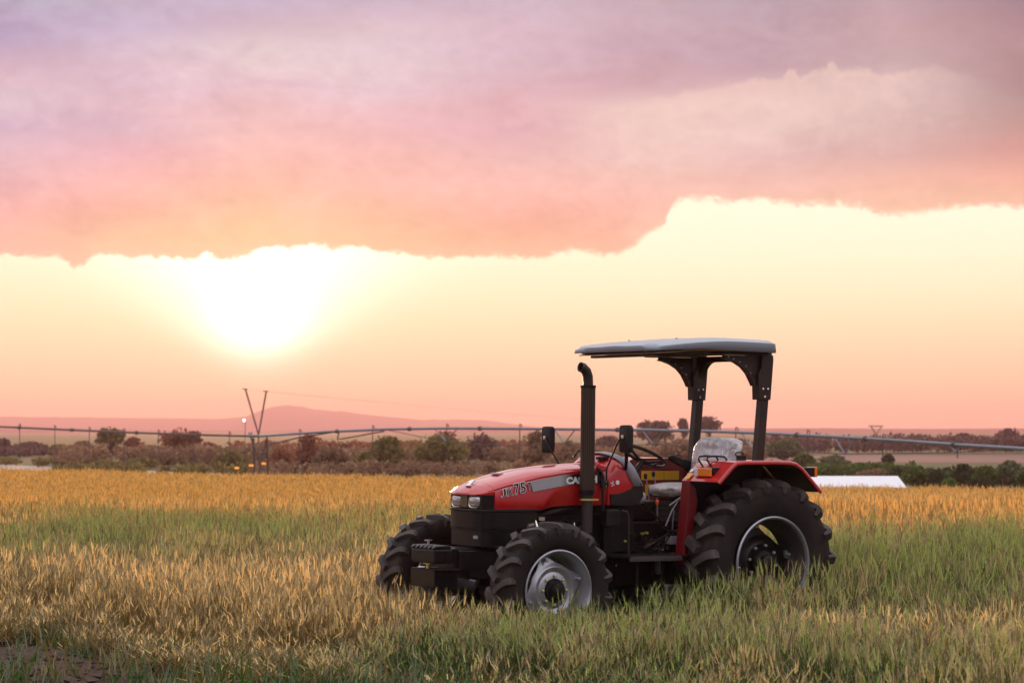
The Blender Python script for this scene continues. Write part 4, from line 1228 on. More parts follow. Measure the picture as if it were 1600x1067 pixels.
    for (dx, dz, r_) in ((0, 0, .007), (.018, .006, .006), (-.012, -.012, .005), (.008, -.018, .006), (.0, .018, .005)):
        m = MB(); m.lathe([(0, r_), (.003, r_), (.003, .001)], 10, c=(1.255 + dx, .327, 1.395 + dz)); mesh_obj('small_marker', m, M_white, root)

    # ---- nose: lamps, grille housings
    def outline(x_back, inset=0.0, xf=2.565, w=.31):
        a = [(x_back, w - inset), (2.44, w - inset), (2.50, w - .018 - inset), (2.54, w - .055 - inset), (xf - .006, w - .12 - inset), (xf, w - .2)]
        return a + [(x, -y) for x, y in a[::-1]]
    m = MB(); m.prism(outline(2.30, .012, 2.545), 'z', 1.19, 1.302); mesh_obj('lamp_panel', m, M_black, root, smooth=30)
    for s in (1, -1):
        lm = MB(); secs = []
        for xx, k in ((2.520, .8), (2.545, 1.0), (2.556, .96), (2.562, .7), (2.564, .1)):
            hy, hz = .072 * k, .048 * k
            secs.append([(xx - abs(.135 + .9 * hy * math.cos(a)) ** 3 * .8, s * (.135) + hy * np.sign(math.cos(a)) * abs(math.cos(a)) ** .5, 1.247 + hz * np.sign(math.sin(a)) * abs(math.sin(a)) ** .6) for a in np.linspace(0, 2 * PI, 25)[:-1]])
        lm.loft(secs); hl = mesh_obj('headlight', lm, M_lamp, root, smooth=60)
        rr = MB(); rr.tube([(2.549 - abs(.135 + .07 * math.cos(a)) ** 3 * .8, s * .135 + .078 * np.sign(math.cos(a)) * abs(math.cos(a)) ** .5, 1.247 + .053 * np.sign(math.sin(a)) * abs(math.sin(a)) ** .6) for a in np.linspace(0, 2 * PI, 25)], .006, 6, cap=False); mesh_obj('reflector_ring', rr, M_chrome, hl, smooth=60)
    m = MB(); m.box(2.54, 2.566, -.055, .055, 1.195, 1.300); mesh_obj('lamp_divider', m, M_tan, root, bevel=.004)
    m = MB(); m.prism(outline(2.0, 0.0, 2.575), 'z', 1.163, 1.184); mesh_obj('nose_lip', m, M_blackp, root, bevel=.004)
    m = MB()
    m.prism(outline(2.02, .008, 2.565), 'z', 1.024, 1.160)
    mesh_obj('upper_grille', m, M_black, root, smooth=30)
    m = MB(); m.prism(outline(2.17, .014, 2.560), 'z', 1.008, 1.018); mesh_obj('grille_rib', m, M_black, root, bevel=.002)
    m = MB(); m.prism(outline(2.20, .022, 2.552), 'z', .872, 1.004); mesh_obj('lower_grille', m, M_black, root, smooth=30)
    m = MB(); m.box(2.545, 2.556, .14, .20, .935, .962); mesh_obj('latch', m, M_grey, root)
    m = MB(); m.box(2.556, 2.572, -.03, .03, 1.165, 1.176); mesh_obj('bonnet_catch', m, M_chrome, root)
    m = MB(); m.box(2.17, 2.18, -.29, .29, 1.025, 1.16); mesh_obj('radiator', m, M_engine, root)

    # ---- engine, gearbox, front support
    m = MB()
    m.box(1.28, 2.05, -.19, .19, .52, 1.13); m.box(1.34, 1.98, -.24, .24, .66, .86); m.box(1.30, 2.02, -.15, .15, 1.13, 1.20); m.box(1.2, 1.3, -.27, .27, .50, 1.05)
    for i in range(4): m.box(1.42 + i * .15, 1.51 + i * .15, .19, .265, .95, 1.08)
    m.lathe([(-.32, .0), (-.32, .055), (-.12, .055), (-.12, 0)], 14, axis='z', c=(1.42, .28, 1.0))
    m.lathe([(-.08, 0), (-.08, .10), (.05, .10), (.05, 0)], 16, axis='x', c=(2.0, .13, .78))
    m.lathe([(-.02, 0), (-.02, .16), (.02, .16), (.02, 0)], 24, axis='x', c=(2.09, .0, .82))
    mesh_obj('engine', m, M_engine, root, smooth=35, bevel=.008)
    for i in range(4):
        m = MB(); x = 1.46 + i * .15; m.tube([(x, .26, 1.06), (x + .02, .30, 1.0), (1.62, .31, .90 - i * .02), (1.40, .29, .86 - i * .02)], .007, 6); mesh_obj('injector_pipe', m, M_chrome if i % 2 else M_grey, root, smooth=60)
    m = MB(); m.tube([(2.1, .05, 1.1), (1.95, .22, 1.12), (1.8, .25, 1.16), (1.6, .22, 1.19)], .024, 8); mesh_obj('radiator_hose', m, M_rubber, root, smooth=60)
    m = MB(); m.tube([(2.06, .20, 1.10), (2.03, .29, 1.08), (2.0, .30, .98)], .016, 8); m.box(1.94, 2.0, .24, .30, 1.085, 1.115); mesh_obj('bracket_fitting', m, M_chrome, root, smooth=60)
    m = MB()
    m.box(-.28, 1.22, -.21, .21, .50, .84); m.box(-.18, .55, -.27, .27, .60, .98); m.box(.62, .74, -.25, .25, .45, .90)
    m.lathe([(-.66, 0), (-.66, .14), (-.3, .18), (.3, .18), (.66, .14), (.66, 0)], 20, c=(0, 0, .715))
    mesh_obj('gearbox', m, M_engine, root, smooth=35, bevel=.01)
    m = MB(); m.box(2.02, 2.74, -.15, .15, .66, .86); m.box(2.10, 2.62, -.19, .19, .60, .72); m.box(2.38, 2.72, -.20, .20, .67, .842); mesh_obj('front_support', m, M_black, root, bevel=.012)
    m = MB(); m.tube([(2.283, -.72, .50), (2.283, -.2, .47), (2.283, .2, .47), (2.283, .72, .50)], [.075, .07, .07, .075], 14); m.lathe([(-.16, 0), (-.14, .13), (.12, .15), (.17, .05)], 18, axis='x', c=(2.283, .06, .47)); mesh_obj('front_axle', m, M_black, root, smooth=40)
    for s in (1, -1):
        m = MB(); m.tube([(2.10, s * .15, .50), (2.10, s * .62, .52)], .02, 8); mesh_obj('steering_rod', m, M_grey, root, smooth=60)
        m = MB(); m.lathe([(-.10, 0), (-.10, .10), (.10, .11), (.10, 0)], 16, axis='z', c=(2.283, s * .70, .50)); mesh_obj('king_pin', m, M_black, root, smooth=40)
    m = MB(); m.tube([(2.0, 0, .45), (.7, 0, .5)], .04, 10); mesh_obj('drive_shaft', m, M_engine, root, smooth=60)

    # ---- front weight carrier
    m = MB(); m.box(2.785, 2.965, -.19, .19, .735, .855); cr = mesh_obj('front_weight', m, M_black, root, bevel=.015)
    for i in range(6):
        y = -.165 + i * .066; m = MB(); m.prism([(2.80, .853), (2.972, .853), (2.968, .868), (2.95, .882), (2.82, .884), (2.80, .872)], 'y', y - .022, y + .022); mesh_obj('weight_rib', m, M_black, cr, bevel=.006)
    m = MB(); m.lathe([(-.01, .012), (.05, .012), (.05, .03), (.06, .03), (.06, 0)], 12, axis='z', c=(2.90, -.01, .865)); m.box(2.88, 2.92, -.05, .03, .915, .925); mesh_obj('lifting_pin', m, M_chrome, root, smooth=40)
    m = MB(); m.box(2.79, 2.86, .188, .197, .775, .835); mesh_obj('weight_recess', m, M_engine, root)
    m = MB(); m.lathe([(0, .028), (.012, .028), (.012, 0)], 16, c=(2.84, .19, .765)); mesh_obj('bolt', m, M_black, root)
    m = MB(); m.box(2.72, 2.965, -.19, .19, .672, .690); m.box(2.935, 2.965, -.19, .19, .535, .690); m.box(2.72, 2.95, .12, .165, .535, .675); m.box(2.72, 2.95, -.165, -.12, .535, .675); mesh_obj('tow_bracket', m, M_black, root, bevel=.006)
    m = MB(); m.lathe([(0, .016), (.075, .016), (.075, 0)], 12, axis='z', c=(2.93, .03, .672)); m.box(2.915, 2.945, -.025, .085, .725, .733); mesh_obj('tow_pin', m, M_yellowb, root, smooth=40)
    m = MB(); m.tube([(2.94, -.10, .69), (2.94, -.045, .75), (2.93, -.03, .752)], .006, 6); m.tube([(2.95, -.08, .695), (2.93, .0, .70)], .012, 6); mesh_obj('pin_clip', m, M_chrome, root, smooth=60)

    # ---- exhaust, standing out on the left of the bonnet
    ex, ey = 1.565, .385
    m = MB(); m.tube([(ex, ey - .1, .98), (ex, ey - .02, 1.02), (ex, ey, 1.1), (ex, ey, 1.35), (ex, ey, 2.24), (ex + .004, ey, 2.31), (ex + .022, ey, 2.355), (ex + .058, ey, 2.385), (ex + .085, ey, 2.39)], [.045, .045, .045, .045, .043, .043, .043, .043, .043], 18, cap=False)
    eo = mesh_obj('exhaust_pipe', m, M_brownp, root, smooth=60, fix=False); q = eo.modifiers.new('thick', 'SOLIDIFY'); q.thickness = .004
    m = MB(); m.lathe([(1.30, .0), (1.30, .062), (2.235, .062), (2.235, .0)], 24, axis='z', c=(ex, ey, 0)); ms = mesh_obj('exhaust_guard', m, M_black, root, smooth=40)
    dots = MB()
    for k in range(24):
        a = 2 * PI * k / 24
        for j in range(44):
            z = 1.34 + j * .020 + (.01 if k % 2 else 0)
            c_, s_ = math.cos(a), math.sin(a); w_ = .0045; h_ = .0072; r_ = .0633
            if z > 2.22: continue
            dots.add([(ex + r_ * c_ - w_ * s_, ey + r_ * s_ + w_ * c_, z - h_), (ex + r_ * c_ + w_ * s_, ey + r_ * s_ - w_ * c_, z - h_), (ex + r_ * c_ + w_ * s_, ey + r_ * s_ - w_ * c_, z + h_), (ex + r_ * c_ - w_ * s_, ey + r_ * s_ + w_ * c_, z + h_)], [(0, 1, 2, 3)])
    d = mesh_obj('perforation', dots, pmat('perforation', (0.10, .06, .04), .5), ms); d['kind'] = 'stuff'  # light showing through the guard holes, put in as paler dots
    for z in (1.335, 2.225):
        m = MB(); m.lathe([(-.01, .062), (-.01, .068), (.01, .068), (.01, .062)], 24, axis='z', closed=True, c=(ex, ey, z)); m.box(ex - .02, ex + .02, ey + .06, ey + .082, z - .01, z + .01); mesh_obj('guard_clamp', m, M_black, root, smooth=40)
    m = MB(); m.tube([(ex, ey, .98), (ex, ey, 1.32)], .048, 14); mesh_obj('lower_exhaust_pipe', m, pmat('scorched_pipe', (.045, .035, .032), .6, .3, var=.2), root, smooth=60)
    m = MB(); m.lathe([(-.008, .05), (-.008, .062), (.008, .062), (.008, .05)], 20, axis='z', closed=True, c=(ex, ey, 1.262)); m.box(ex - .085, ex + .085, ey + .03, ey + .05, 1.255, 1.269); mesh_obj('pipe_clamp', m, M_yellowb, root, smooth=40)

    # ---- tank filler, cowl bits
    m = MB(); m.lathe([(-.03, .036), (0, .036), (0, .052), (.022, .055), (.028, .045), (.03, 0)], 20, axis='z', c=(1.245, .17, 1.60)); fcap = mesh_obj('fuel_cap', m, M_blackp, root, smooth=40)
    for k in range(8):
        a = k * PI / 4; m = MB(); m.box(-.008, .008, -.008, .008, 0, .022); o = mesh_obj('cap_grip', m, M_blackp, fcap, loc=(1.245 + .055 * math.cos(a), .17 + .055 * math.sin(a), 1.600))
    m = MB(); m.tube([(1.02, -.26, 1.62), (1.06, -.26, 1.665), (1.22, -.26, 1.672), (1.26, -.26, 1.61)], .008, 8); mesh_obj('grab_rail', m, M_blackp, root, smooth=60)
    m = MB(); m.tube([(1.37, .345, 1.16), (1.37, .345, 1.45), (1.38, .335, 1.50), (1.41, .30, 1.535)], .013, 8); mesh_obj('bracket_pipe', m, M_blackp, root, smooth=60)
    m = MB(); m.box(1.315, 1.39, .328, .352, 1.36, 1.425); bk = mesh_obj('mirror_bracket', m, M_blackp, root, bevel=.004)
    for z in (1.372, 1.412):
        m = MB(); m.lathe([(0, .007), (.006, .006), (.006, 0)], 8, c=(1.345, .352, z)); mesh_obj('bolt', m, M_chrome, bk)

    # ---- mirrors
    def mirror(s, base, bend, cx, cy, cz, lab):
        m = MB(); secs = []
        for dx, k in ((.028, .82), (.020, .98), (-.012, 1.0), (-.022, .94)):
            secs.append([(cx + dx, cy + .078 * k * np.sign(math.cos(a)) * abs(math.cos(a)) ** .38, cz + .118 * k * np.sign(math.sin(a)) * abs(math.sin(a)) ** .30 - .004 * (math.sin(a) < 0) ) for a in np.linspace(0, 2 * PI, 33)[:-1]])
        m.loft(secs); h = mesh_obj('mirror', m, M_blackp, root, smooth=45)
        g = MB(); g.add([(cx - .0235, cy + .070 * np.sign(math.cos(a)) * abs(math.cos(a)) ** .38, cz + .108 * np.sign(math.sin(a)) * abs(math.sin(a)) ** .30) for a in np.linspace(0, 2 * PI, 33)[:-1]], [tuple(range(32))]); mesh_obj('mirror_glass', g, M_mirror, h)
        p = MB(); p.tube([base, bend, (cx + .05, cy - s * .055, cz - .035), (cx + .045, cy - s * .02, cz + .005), (cx + .034, cy, cz + .008)], .0075, 8); mesh_obj('mirror_arm', p, M_blackp, root, smooth=60)
        p = MB(); p.box(cx + .025, cx + .045, cy - .018, cy + .018, cz + .0, cz + .03); mesh_obj('mirror_clamp', p, M_chrome, h, bevel=.004)
    mirror(1, (1.335, .345, 1.39), (1.335, .345, 1.52), 1.243, .50, 1.784, '')
    mirror(-1, (1.335, -.345, 1.39), (1.335, -.345, 1.52), 1.37, -.50, 1.767, '')
    m = MB(); m.tube([(1.19, .43, 1.69), (1.165, .40, 1.60), (1.12, .33, 1.52)], [.018, .016, .012], 8); mesh_obj('mirror_stay', m, M_blackp, root, smooth=60)

    # ---- steering
    C = Vector((.69, .02, 1.628)); nrm = Vector((-.46, 0, .888)).normalized(); ax = Vector((0, 1, 0)); ay = nrm.cross(ax)
    m = MB(); n = 48
    pts = [C + (ax * math.cos(2 * PI * k / n) + ay * math.sin(2 * PI * k / n)) * .205 for k in range(n + 1)]
    rs = [.0135 + (.0022 if (k // 1) % 2 else 0) for k in range(n + 1)]
    m.tube(pts, rs, 10, cap=False); sw = mesh_obj('steering_wheel', m, M_blackp, root, smooth=60)
    for k in range(3):
        a = 2 * PI * k / 3 + .5; e = ax * math.cos(a) + ay * math.sin(a); m = MB(); m.tube([C - nrm * .05, C - nrm * .045 + e * .06, C - nrm * .01 + e * .16, C + e * .20], [.014, .013, .010, .010], 8); mesh_obj('spoke', m, M_blackp, sw, smooth=60)
    m = MB(); m.lathe([(-.02, .0), (-.02, .03), (.012, .035), (.018, 0)], 16, axis='z'); hb = mesh_obj('wheel_hub', m, M_blackp, sw, smooth=40); hb.matrix_local = Matrix.Translation(C - nrm * .045) @ nrm.to_track_quat('Z', 'Y').to_matrix().to_4x4()
    m = MB(); m.tube([C - nrm * .05, C - nrm * .25 + Vector((.05, 0, 0)), Vector((.90, .02, 1.30))], [.022, .04, .06], 12); mesh_obj('steering_column', m, M_blackp, root, smooth=50)
    for (s, dz) in ((1, 0), (-1, .01)):
        m = MB(); m.tube([C - nrm * .12, C - nrm * .11 + Vector((-.03, s * .12, .0)), C - nrm * .09 + Vector((-.04, s * .19, .02))], [.006, .006, .011], 6); mesh_obj('column_lever', m, M_blackp, root, smooth=60)

    # ---- platform, step, footwell clutter
    m = MB(); m.box(.55, 1.30, .20, .68, .765, .785); m.box(.55, 1.30, -.68, -.20, .765, .785); mesh_obj('platform', m, M_engine, root, bevel=.004)
    m = MB()
    for k in range(10): m.box(.80 + k * .052, .83 + k * .052, .63, .70, .752, .764)
    m.box(.78, 1.33, .685, .700, .744, .782); mesh_obj('platform_edge', m, pmat('worn_edge', (.10, .08, .075), .45, .4), root)
    m = MB(); m.box(.92, 1.20, .60, .76, .44, .455); m.box(.92, .935, .60, .62, .44, .76); m.box(1.185, 1.20, .60, .62, .44, .76); mesh_obj('step', m, M_black, root, bevel=.004)
    m = MB(); m.tube([(1.235, .44, 1.165), (1.19, .45, 1.155), (1.172, .45, 1.11), (1.168, .45, .78)], .010, 8); mesh_obj('handrail', m, M_brownp, root, smooth=60)
    m = MB(); m.box(1.20, 1.345, .30, .37, 1.03, 1.175); mesh_obj('battery_box', m, M_blackp, root, bevel=.012)
    m = MB(); m.box(.45, .92, -.16, .16, .78, 1.06); m.box(.62, .90, -.12, .12, 1.06, 1.24); mesh_obj('console', m, M_black, root, bevel=.02)
    m = MB(); m.box(.98, 1.22, -.26, .26, .80, 1.22); mesh_obj('firewall', m, M_engine, root, bevel=.01)
    m = MB(); m.box(.70, .86, -.66, -.44, .78, .99); mesh_obj('side_console', m, M_redin, root, bevel=.01)
    for (x, y, z, dx, dy, h, mat) in ((.62, .13, 1.05, .03, .03, .17, M_orange), (.52, .20, .98, -.02, .02, .20, M_blackp), (.45, .26, .90, .04, .02, .22, M_blackp), (.30, -.30, 1.30, .05, 0, .16, M_blackp), (.36, -.34, 1.28, .05, 0, .16, M_blackp)):
        m = MB(); m.tube([(x, y, z - .12), (x + dx * .5, y + dy * .5, z + h * .5), (x + dx, y + dy, z + h)], .006, 6); lv = mesh_obj('lever', m, M_grey, root, smooth=60)
        m = MB(); m.lathe([(-.025, .0), (-.022, .012), (.012, .018), (.026, .01), (.028, 0)], 12, axis='z', c=(x + dx, y + dy, z + h)); mesh_obj('knob', m, mat, lv, smooth=60)
    for k, (x, y) in enumerate(((1.02, .30), (1.02, -.30), (1.02, -.20))):
        m = MB(); m.box(x - .09, x - .07, y - .035, y + .035, .90, .95); m.tube([(x + .04, y, .98), (x - .07, y, .92)], .009, 6); mesh_obj('pedal', m, M_black, root)
    rd = random.Random(4)
    for k in range(14):
        x0, z0 = rd.uniform(.45, .95), rd.uniform(.80, 1.15); y0 = rd.uniform(.22, .40)
        m = MB(); m.tube([(x0, y0, z0), (x0 + rd.uniform(-.15, .15), y0 + .05, z0 + rd.uniform(-.1, .12)), (x0 + rd.uniform(-.25, .1), y0 + rd.uniform(-.1, .06), z0 + rd.uniform(-.15, .1)), (x0 - .25, y0 - .08, z0 - .1)], rd.choice((.005, .007, .010)), 6)
        mesh_obj('hydraulic_hose', m, [M_rubber, M_black, M_blackp, M_brownp][k % 4 if k % 3 else 0], root, smooth=60)
    for k in range(16):
        x0, z0, y0 = rd.uniform(.35, 1.25), rd.uniform(.55, .98), rd.uniform(.22, .34)
        m = MB(); m.lathe([(-.02, 0), (-.02, .012), (.012, .012), (.012, 0)], 6, c=(x0, y0, z0)); mesh_obj('pipe_fitting', m, M_chrome if k % 3 else M_yellowb, root)
    m = MB(); m.box(.40, .62, .24, .33, .86, .93); m.box(.46, .50, .33, .36, .80, .96); m.box(.70, .74, .26, .31, .60, .72); mesh_obj('valve_block', m, M_grey, root, bevel=.006)
    m = MB(); m.tube([(.62, .30, 1.20), (.52, .33, 1.27), (.36, .34, 1.25), (.22, .34, 1.12)], .008, 6); m.tube([(.66, .30, 1.02), (.61, .32, 1.15), (.54, .32, 1.24), (.44, .33, 1.29)], .007, 6); mesh_obj('cable_loom', m, M_grey, root, smooth=60)

    # ---- wings
    prof = [(.700, 1.385), (.643, 1.423), (.56, 1.50), (.49, 1.566), (.44, 1.596), (.36, 1.604), (0, 1.606), (-.16, 1.602), (-.23, 1.588), (-.30, 1.548), (-.40, 1.455), (-.524, 1.340)]
    prof = prof[1:]
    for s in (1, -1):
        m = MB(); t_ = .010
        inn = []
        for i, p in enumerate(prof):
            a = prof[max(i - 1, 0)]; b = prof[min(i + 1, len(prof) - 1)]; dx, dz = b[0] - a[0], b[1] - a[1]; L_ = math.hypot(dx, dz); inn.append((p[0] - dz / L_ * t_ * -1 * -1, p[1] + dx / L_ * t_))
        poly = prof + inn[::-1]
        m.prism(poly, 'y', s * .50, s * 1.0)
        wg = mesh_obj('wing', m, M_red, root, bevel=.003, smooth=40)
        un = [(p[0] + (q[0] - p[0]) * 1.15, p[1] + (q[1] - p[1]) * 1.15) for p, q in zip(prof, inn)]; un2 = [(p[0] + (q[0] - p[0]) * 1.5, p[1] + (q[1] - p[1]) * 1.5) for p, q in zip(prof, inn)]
        m = MB(); m.prism(un + un2[::-1], 'y', s * .512, s * .992); mesh_obj('wing_underside_shade', m, M_black, wg)  # thin black sheet: shade under the red wing, put in as colour
        m = MB(); m.prism([(.55, .95), (.60, 1.40), (.45, 1.575), (-.21, 1.58), (-.41, 1.41), (-.41, 1.20), (.22, .96)], 'y', s * .5065, s * .510); mesh_obj('inner_wall_shade', m, M_black, wg)  # black sheet standing in for shade on the wall's tyre side
        # rolled outer lip
        m = MB(); rows = [[(p[0], s * 1.0, p[1] + .002) for p in prof], [(p[0], s * 1.014, p[1] - .004) for p in prof], [(q[0] + (p[0] - q[0]) * -0.9, s * 1.019, q[1] + (q[1] - p[1]) * .9) for p, q in zip(prof, inn)], [(q[0] + (p[0] - q[0]) * -2.2, s * 1.016, q[1] + (q[1] - p[1]) * 2.2) for p, q in zip(prof, inn)], [(q[0] + (p[0] - q[0]) * -2.2, s * 1.004, q[1] + (q[1] - p[1]) * 2.2) for p, q in zip(prof, inn)]]
        m.loft([[r_[i] for r_ in rows] for i in range(len(prof))]); mesh_obj('wing_lip', m, M_red, wg, smooth=60)
        # inner wall and forward shield
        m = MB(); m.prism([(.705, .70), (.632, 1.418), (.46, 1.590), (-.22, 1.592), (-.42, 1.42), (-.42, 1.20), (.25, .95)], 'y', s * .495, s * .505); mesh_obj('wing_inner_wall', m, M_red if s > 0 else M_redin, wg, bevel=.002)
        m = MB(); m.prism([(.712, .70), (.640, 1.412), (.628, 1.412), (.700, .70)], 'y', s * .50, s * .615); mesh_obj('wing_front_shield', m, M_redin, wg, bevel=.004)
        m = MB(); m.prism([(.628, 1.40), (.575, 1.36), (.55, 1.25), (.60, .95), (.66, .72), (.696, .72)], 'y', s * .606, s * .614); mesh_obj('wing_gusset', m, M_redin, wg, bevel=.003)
    # lamps on the wings
    for s in (1, -1):
        m = MB(); m.box(.505, .60, s * .64, s * .88, 1.485, 1.545); lb = mesh_obj('wing_lamp', m, M_black, root, bevel=.008)
        m = MB(); m.box(.598, .622, s * .70, s * .872, 1.466, 1.538); mesh_obj('amber_lens', m, M_amber, lb, bevel=.006)
        m = MB(); m.box(.598, .622, s * .645, s * .698, 1.466, 1.538); mesh_obj('clear_lens', m, M_wlens, lb, bevel=.006)
        m = MB(); m.box(-.53, -.40, s * .79, s * .90, 1.465, 1.545); rb = mesh_obj('rear_lamp', m, M_black, root, bevel=.006)
        m = MB(); m.box(-.56, -.53, s * .785, s * .905, 1.46, 1.55); mesh_obj('amber_lens', m, M_amber, rb, bevel=.008)
    m = MB(); m.add([(.636, .54, 1.437), (.636, .60, 1.437), (.585, .60, 1.483), (.585, .54, 1.483)], [(0, 1, 2, 3)]); o = mesh_obj('yellow_sticker', m, M_yellow, root); o.location = (.004, 0, .006)
    m = MB(); m.add([(.57, .52, 1.497), (.57, .56, 1.497), (.545, .56, 1.52), (.545, .52, 1.52)], [(0, 1, 2, 3)]); o = mesh_obj('white_sticker', m, M_white, root); o.location = (.004, 0, .006)
    # grab handles on the wing
    for y in (.62, .74):
        m = MB(); m.tube([(.50, y, 1.545), (.545, y - .01, 1.61), (.53, y - .02, 1.634), (.46, y - .02, 1.64), (.36, y, 1.636), (.33, y, 1.60)], .0085, 8); mesh_obj('grab_handle', m, M_blackp, root, smooth=60)
    m = MB(); m.tube([Vector((.0 + .035 * math.cos(a) * 1.3, .50, 1.655 + .018 * math.sin(a))) for a in np.linspace(0, 2 * PI, 17)], .006, 6, cap=False); m.box(-.05, .02, .48, .53, 1.60, 1.642); mesh_obj('coupling_handle', m, M_blackp, root, smooth=60)
    # yellow instruction plates on the far wing's inner wall
    for (x0, x1, z0, z1) in ((.345, .09, 1.405, 1.487), (.083, -.085, 1.405, 1.487), (.30, .17, 1.265, 1.365)):
        m = MB(); m.box(x1, x0, -.492, -.489, z0, z1); st = mesh_obj('instruction_plate', m, M_yellow, root)
        ln = MB()
        for k in range(4):
            zz = z0 + (z1 - z0) * (k + .8) / 5; ln.box(x1 + .012, x0 - .02 - .02 * (k % 2), -.489, -.4882, zz - .0016, zz + .0016)
        mesh_obj('plate_lines', ln, pmat('faded_print', (.45, .25, .02), .6), st)
    # bits on the far wall
    m = MB(); m.lathe([(0, .022), (.03, .018), (.035, 0)], 12, c=(-.20, -.49, 1.46)); mesh_obj('far_knob', m, M_yellowb, root, smooth=40)
    m = MB(); m.box(-.30, -.10, -.49, -.42, 1.30, 1.40); mesh_obj('switch_box', m, M_blackp, root, bevel=.01)

    # ---- seat with its delivery wrapping
    m = MB(); m.box(-.02, .47, -.24, .24, 1.26, 1.36); seat = mesh_obj('seat', m, M_seat, root, bevel=.04)
    m = MB(); m.prism([(-.02, 1.34), (-.08, 1.74), (-.13, 1.78), (-.20, 1.76), (-.17, 1.34)], 'y', -.225, .225); mesh_obj('seat_back', m, M_seat, seat, bevel=.03)
    m = MB(); m.box(.02, .40, -.17, .17, .96, 1.25); mesh_obj('seat_base', m, M_black, root, bevel=.02)
    m = MB()
    for k in range(5): m.box(.03, .41, -.19, .19, 1.0 + k * .045, 1.02 + k * .045)
    mesh_obj('suspension_bellows', m, M_rubber, root, bevel=.008)
    for y in (-.27,):
        m = MB(); m.prism([(-.14, 1.48), (-.14, 1.57), (.06, 1.605), (.17, 1.640), (.20, 1.628), (.19, 1.585), (.06, 1.53), (-.06, 1.48)], 'y', y - .028, y + .028); mesh_obj('armrest', m, M_blackp, seat, bevel=.014)
    def wrap(cx, cy, cz, rx, ry, rz, seed, pw, parent, flare=None):
        m = MB(); nu, nv = 40, 22; rd = random.Random(seed)
        for j in range(nv + 1):
            ph = -PI / 2 + PI * j / nv
            for i in range(nu):
                th = 2 * PI * i / nu
                def sp_(v, e): return np.sign(v) * abs(v) ** e
                x = sp_(math.cos(ph), pw) * sp_(math.cos(th), pw); y = sp_(math.cos(ph), pw) * sp_(math.sin(th), pw); z = sp_(math.sin(ph), pw)
                k = 1 + 0.09 * (vnoise(th * 2.5 + 9, ph * 3 + seed) - .5) + .07 * math.sin(th * 9 + 4 * ph + seed) * .4 + .05 * (vnoise(th * 7 + 20, ph * 6, seed) - .5) * 2
                P_ = [cx + rx * x * k, cy + ry * y * k, cz + rz * z * (k * .5 + .5)]
                if flare: P_ = flare(P_)
                m.v.append(tuple(P_))
        for j in range(nv):
            for i in range(nu):
                i2 = (i + 1) % nu; m.f.append((j * nu + i, j * nu + i2, (j + 1) * nu + i2, (j + 1) * nu + i)); m.mi.append(0)
        o = mesh_obj('plastic_wrap', m, M_wrap, parent, smooth=180, subsurf=1, fix=False)
        return o
    def fl(p):
        x, y, z = p
        if z > 1.70: x += (z - 1.70) * .25
        if x < -.16 and z > 1.66: x -= .09 * max(0, (z - 1.66) / .12) * (1 if y < 0.1 else .6)
        x += (z - 1.6) * -.16
        return (x, y, z)
    wrap(-.13, 0, 1.585, .125, .262, .215, 3, .55, seat, fl)
    wrap(.24, .02, 1.325, .285, .268, .068, 8, .62, seat)

    # ---- roll-over frame
    for s in (1, -1):
        y = s * .47
        m = MB(); m.prism([(-.135, .95), (-.215, .95), (-.352, 2.50), (-.272, 2.50)], 'y', y - .04, y + .04); po = mesh_obj('roof_post', m, M_brownp, root, bevel=.008)
        # clamped upper knee plates
        m = MB(); m.prism([(-.20, 2.14), (-.335, 2.14), (-.365, 2.50), (-.36, 2.54), (-.235, 2.54), (-.225, 2.42), (-.19, 2.36)], 'y', y - .048, y + .048); kp = mesh_obj('knee_plate', m, M_brownp, root, bevel=.005)
        for (x, z) in ((-.245, 2.235), (-.30, 2.235), (-.265, 2.165)):
            for sy in (1, -1):
                m = MB(); m.lathe([(0, .013), (sy * .008, .012), (sy * .014, .006), (sy * .014, 0)], 8, c=(x, y + sy * .048, z)); mesh_obj('bolt', m, M_chrome, kp)
        # curved forward bracket
        arc = [(-.165, 2.262), (-.145, 2.30), (-.10, 2.37), (-.04, 2.425), (.04, 2.465), (.12, 2.488), (.175, 2.497)]
        m = MB(); m.prism(arc + [(.18, 2.53), (-.22, 2.53), (-.215, 2.27)], 'y', y - .012, y + .012); gp = mesh_obj('curved_bracket', m, M_brownp, root, bevel=.003)
        m = MB()
        m.loft([[(p[0], y - .035, p[1]), (p[0], y + .035, p[1]), (p[0] - .008, y + .035, p[1] + .010), (p[0] - .008, y - .035, p[1] + .010)] for p in arc]); mesh_obj('bracket_flange', m, M_brownp, gp)
        for (x, z) in ((-.155, 2.30), (-.115, 2.37), (-.06, 2.43), (.01, 2.466), (.08, 2.49), (.14, 2.508)):
            m = MB(); m.lathe([(0, .007), (.008, .006), (.008, 0)], 8, c=(x - .012, y + .012, z + .006)); mesh_obj('bolt', m, M_chrome, gp)
        m = MB(); m.box(-.36, 1.02, y - .03, y + .03, 2.532, 2.562); mesh_obj('roof_rail', m, M_brownp, root, bevel=.004)
    # cross arch between the posts
    m = MB(); arcp = []
    for a in np.linspace(0, PI / 2, 9): arcp.append((.43 - .16 * (1 - math.sin(a)) * 0 - .16 * (1 - math.cos(a)) - .0, 2.32 + .17 * math.sin(a)))
    arcp = [(.425 - .16 * (1 - math.cos(a)), 2.30 + .19 * math.sin(a)) for a in np.linspace(0, PI / 2, 9)]; right = arcp; left = [(-p[0], p[1]) for p in right[::-1]]
    m.prism(right + left + [(-.43, 2.54), (.43, 2.54)], 'x', -.33, -.26); mesh_obj('cross_arch', m, M_brownp, root, bevel=.004)

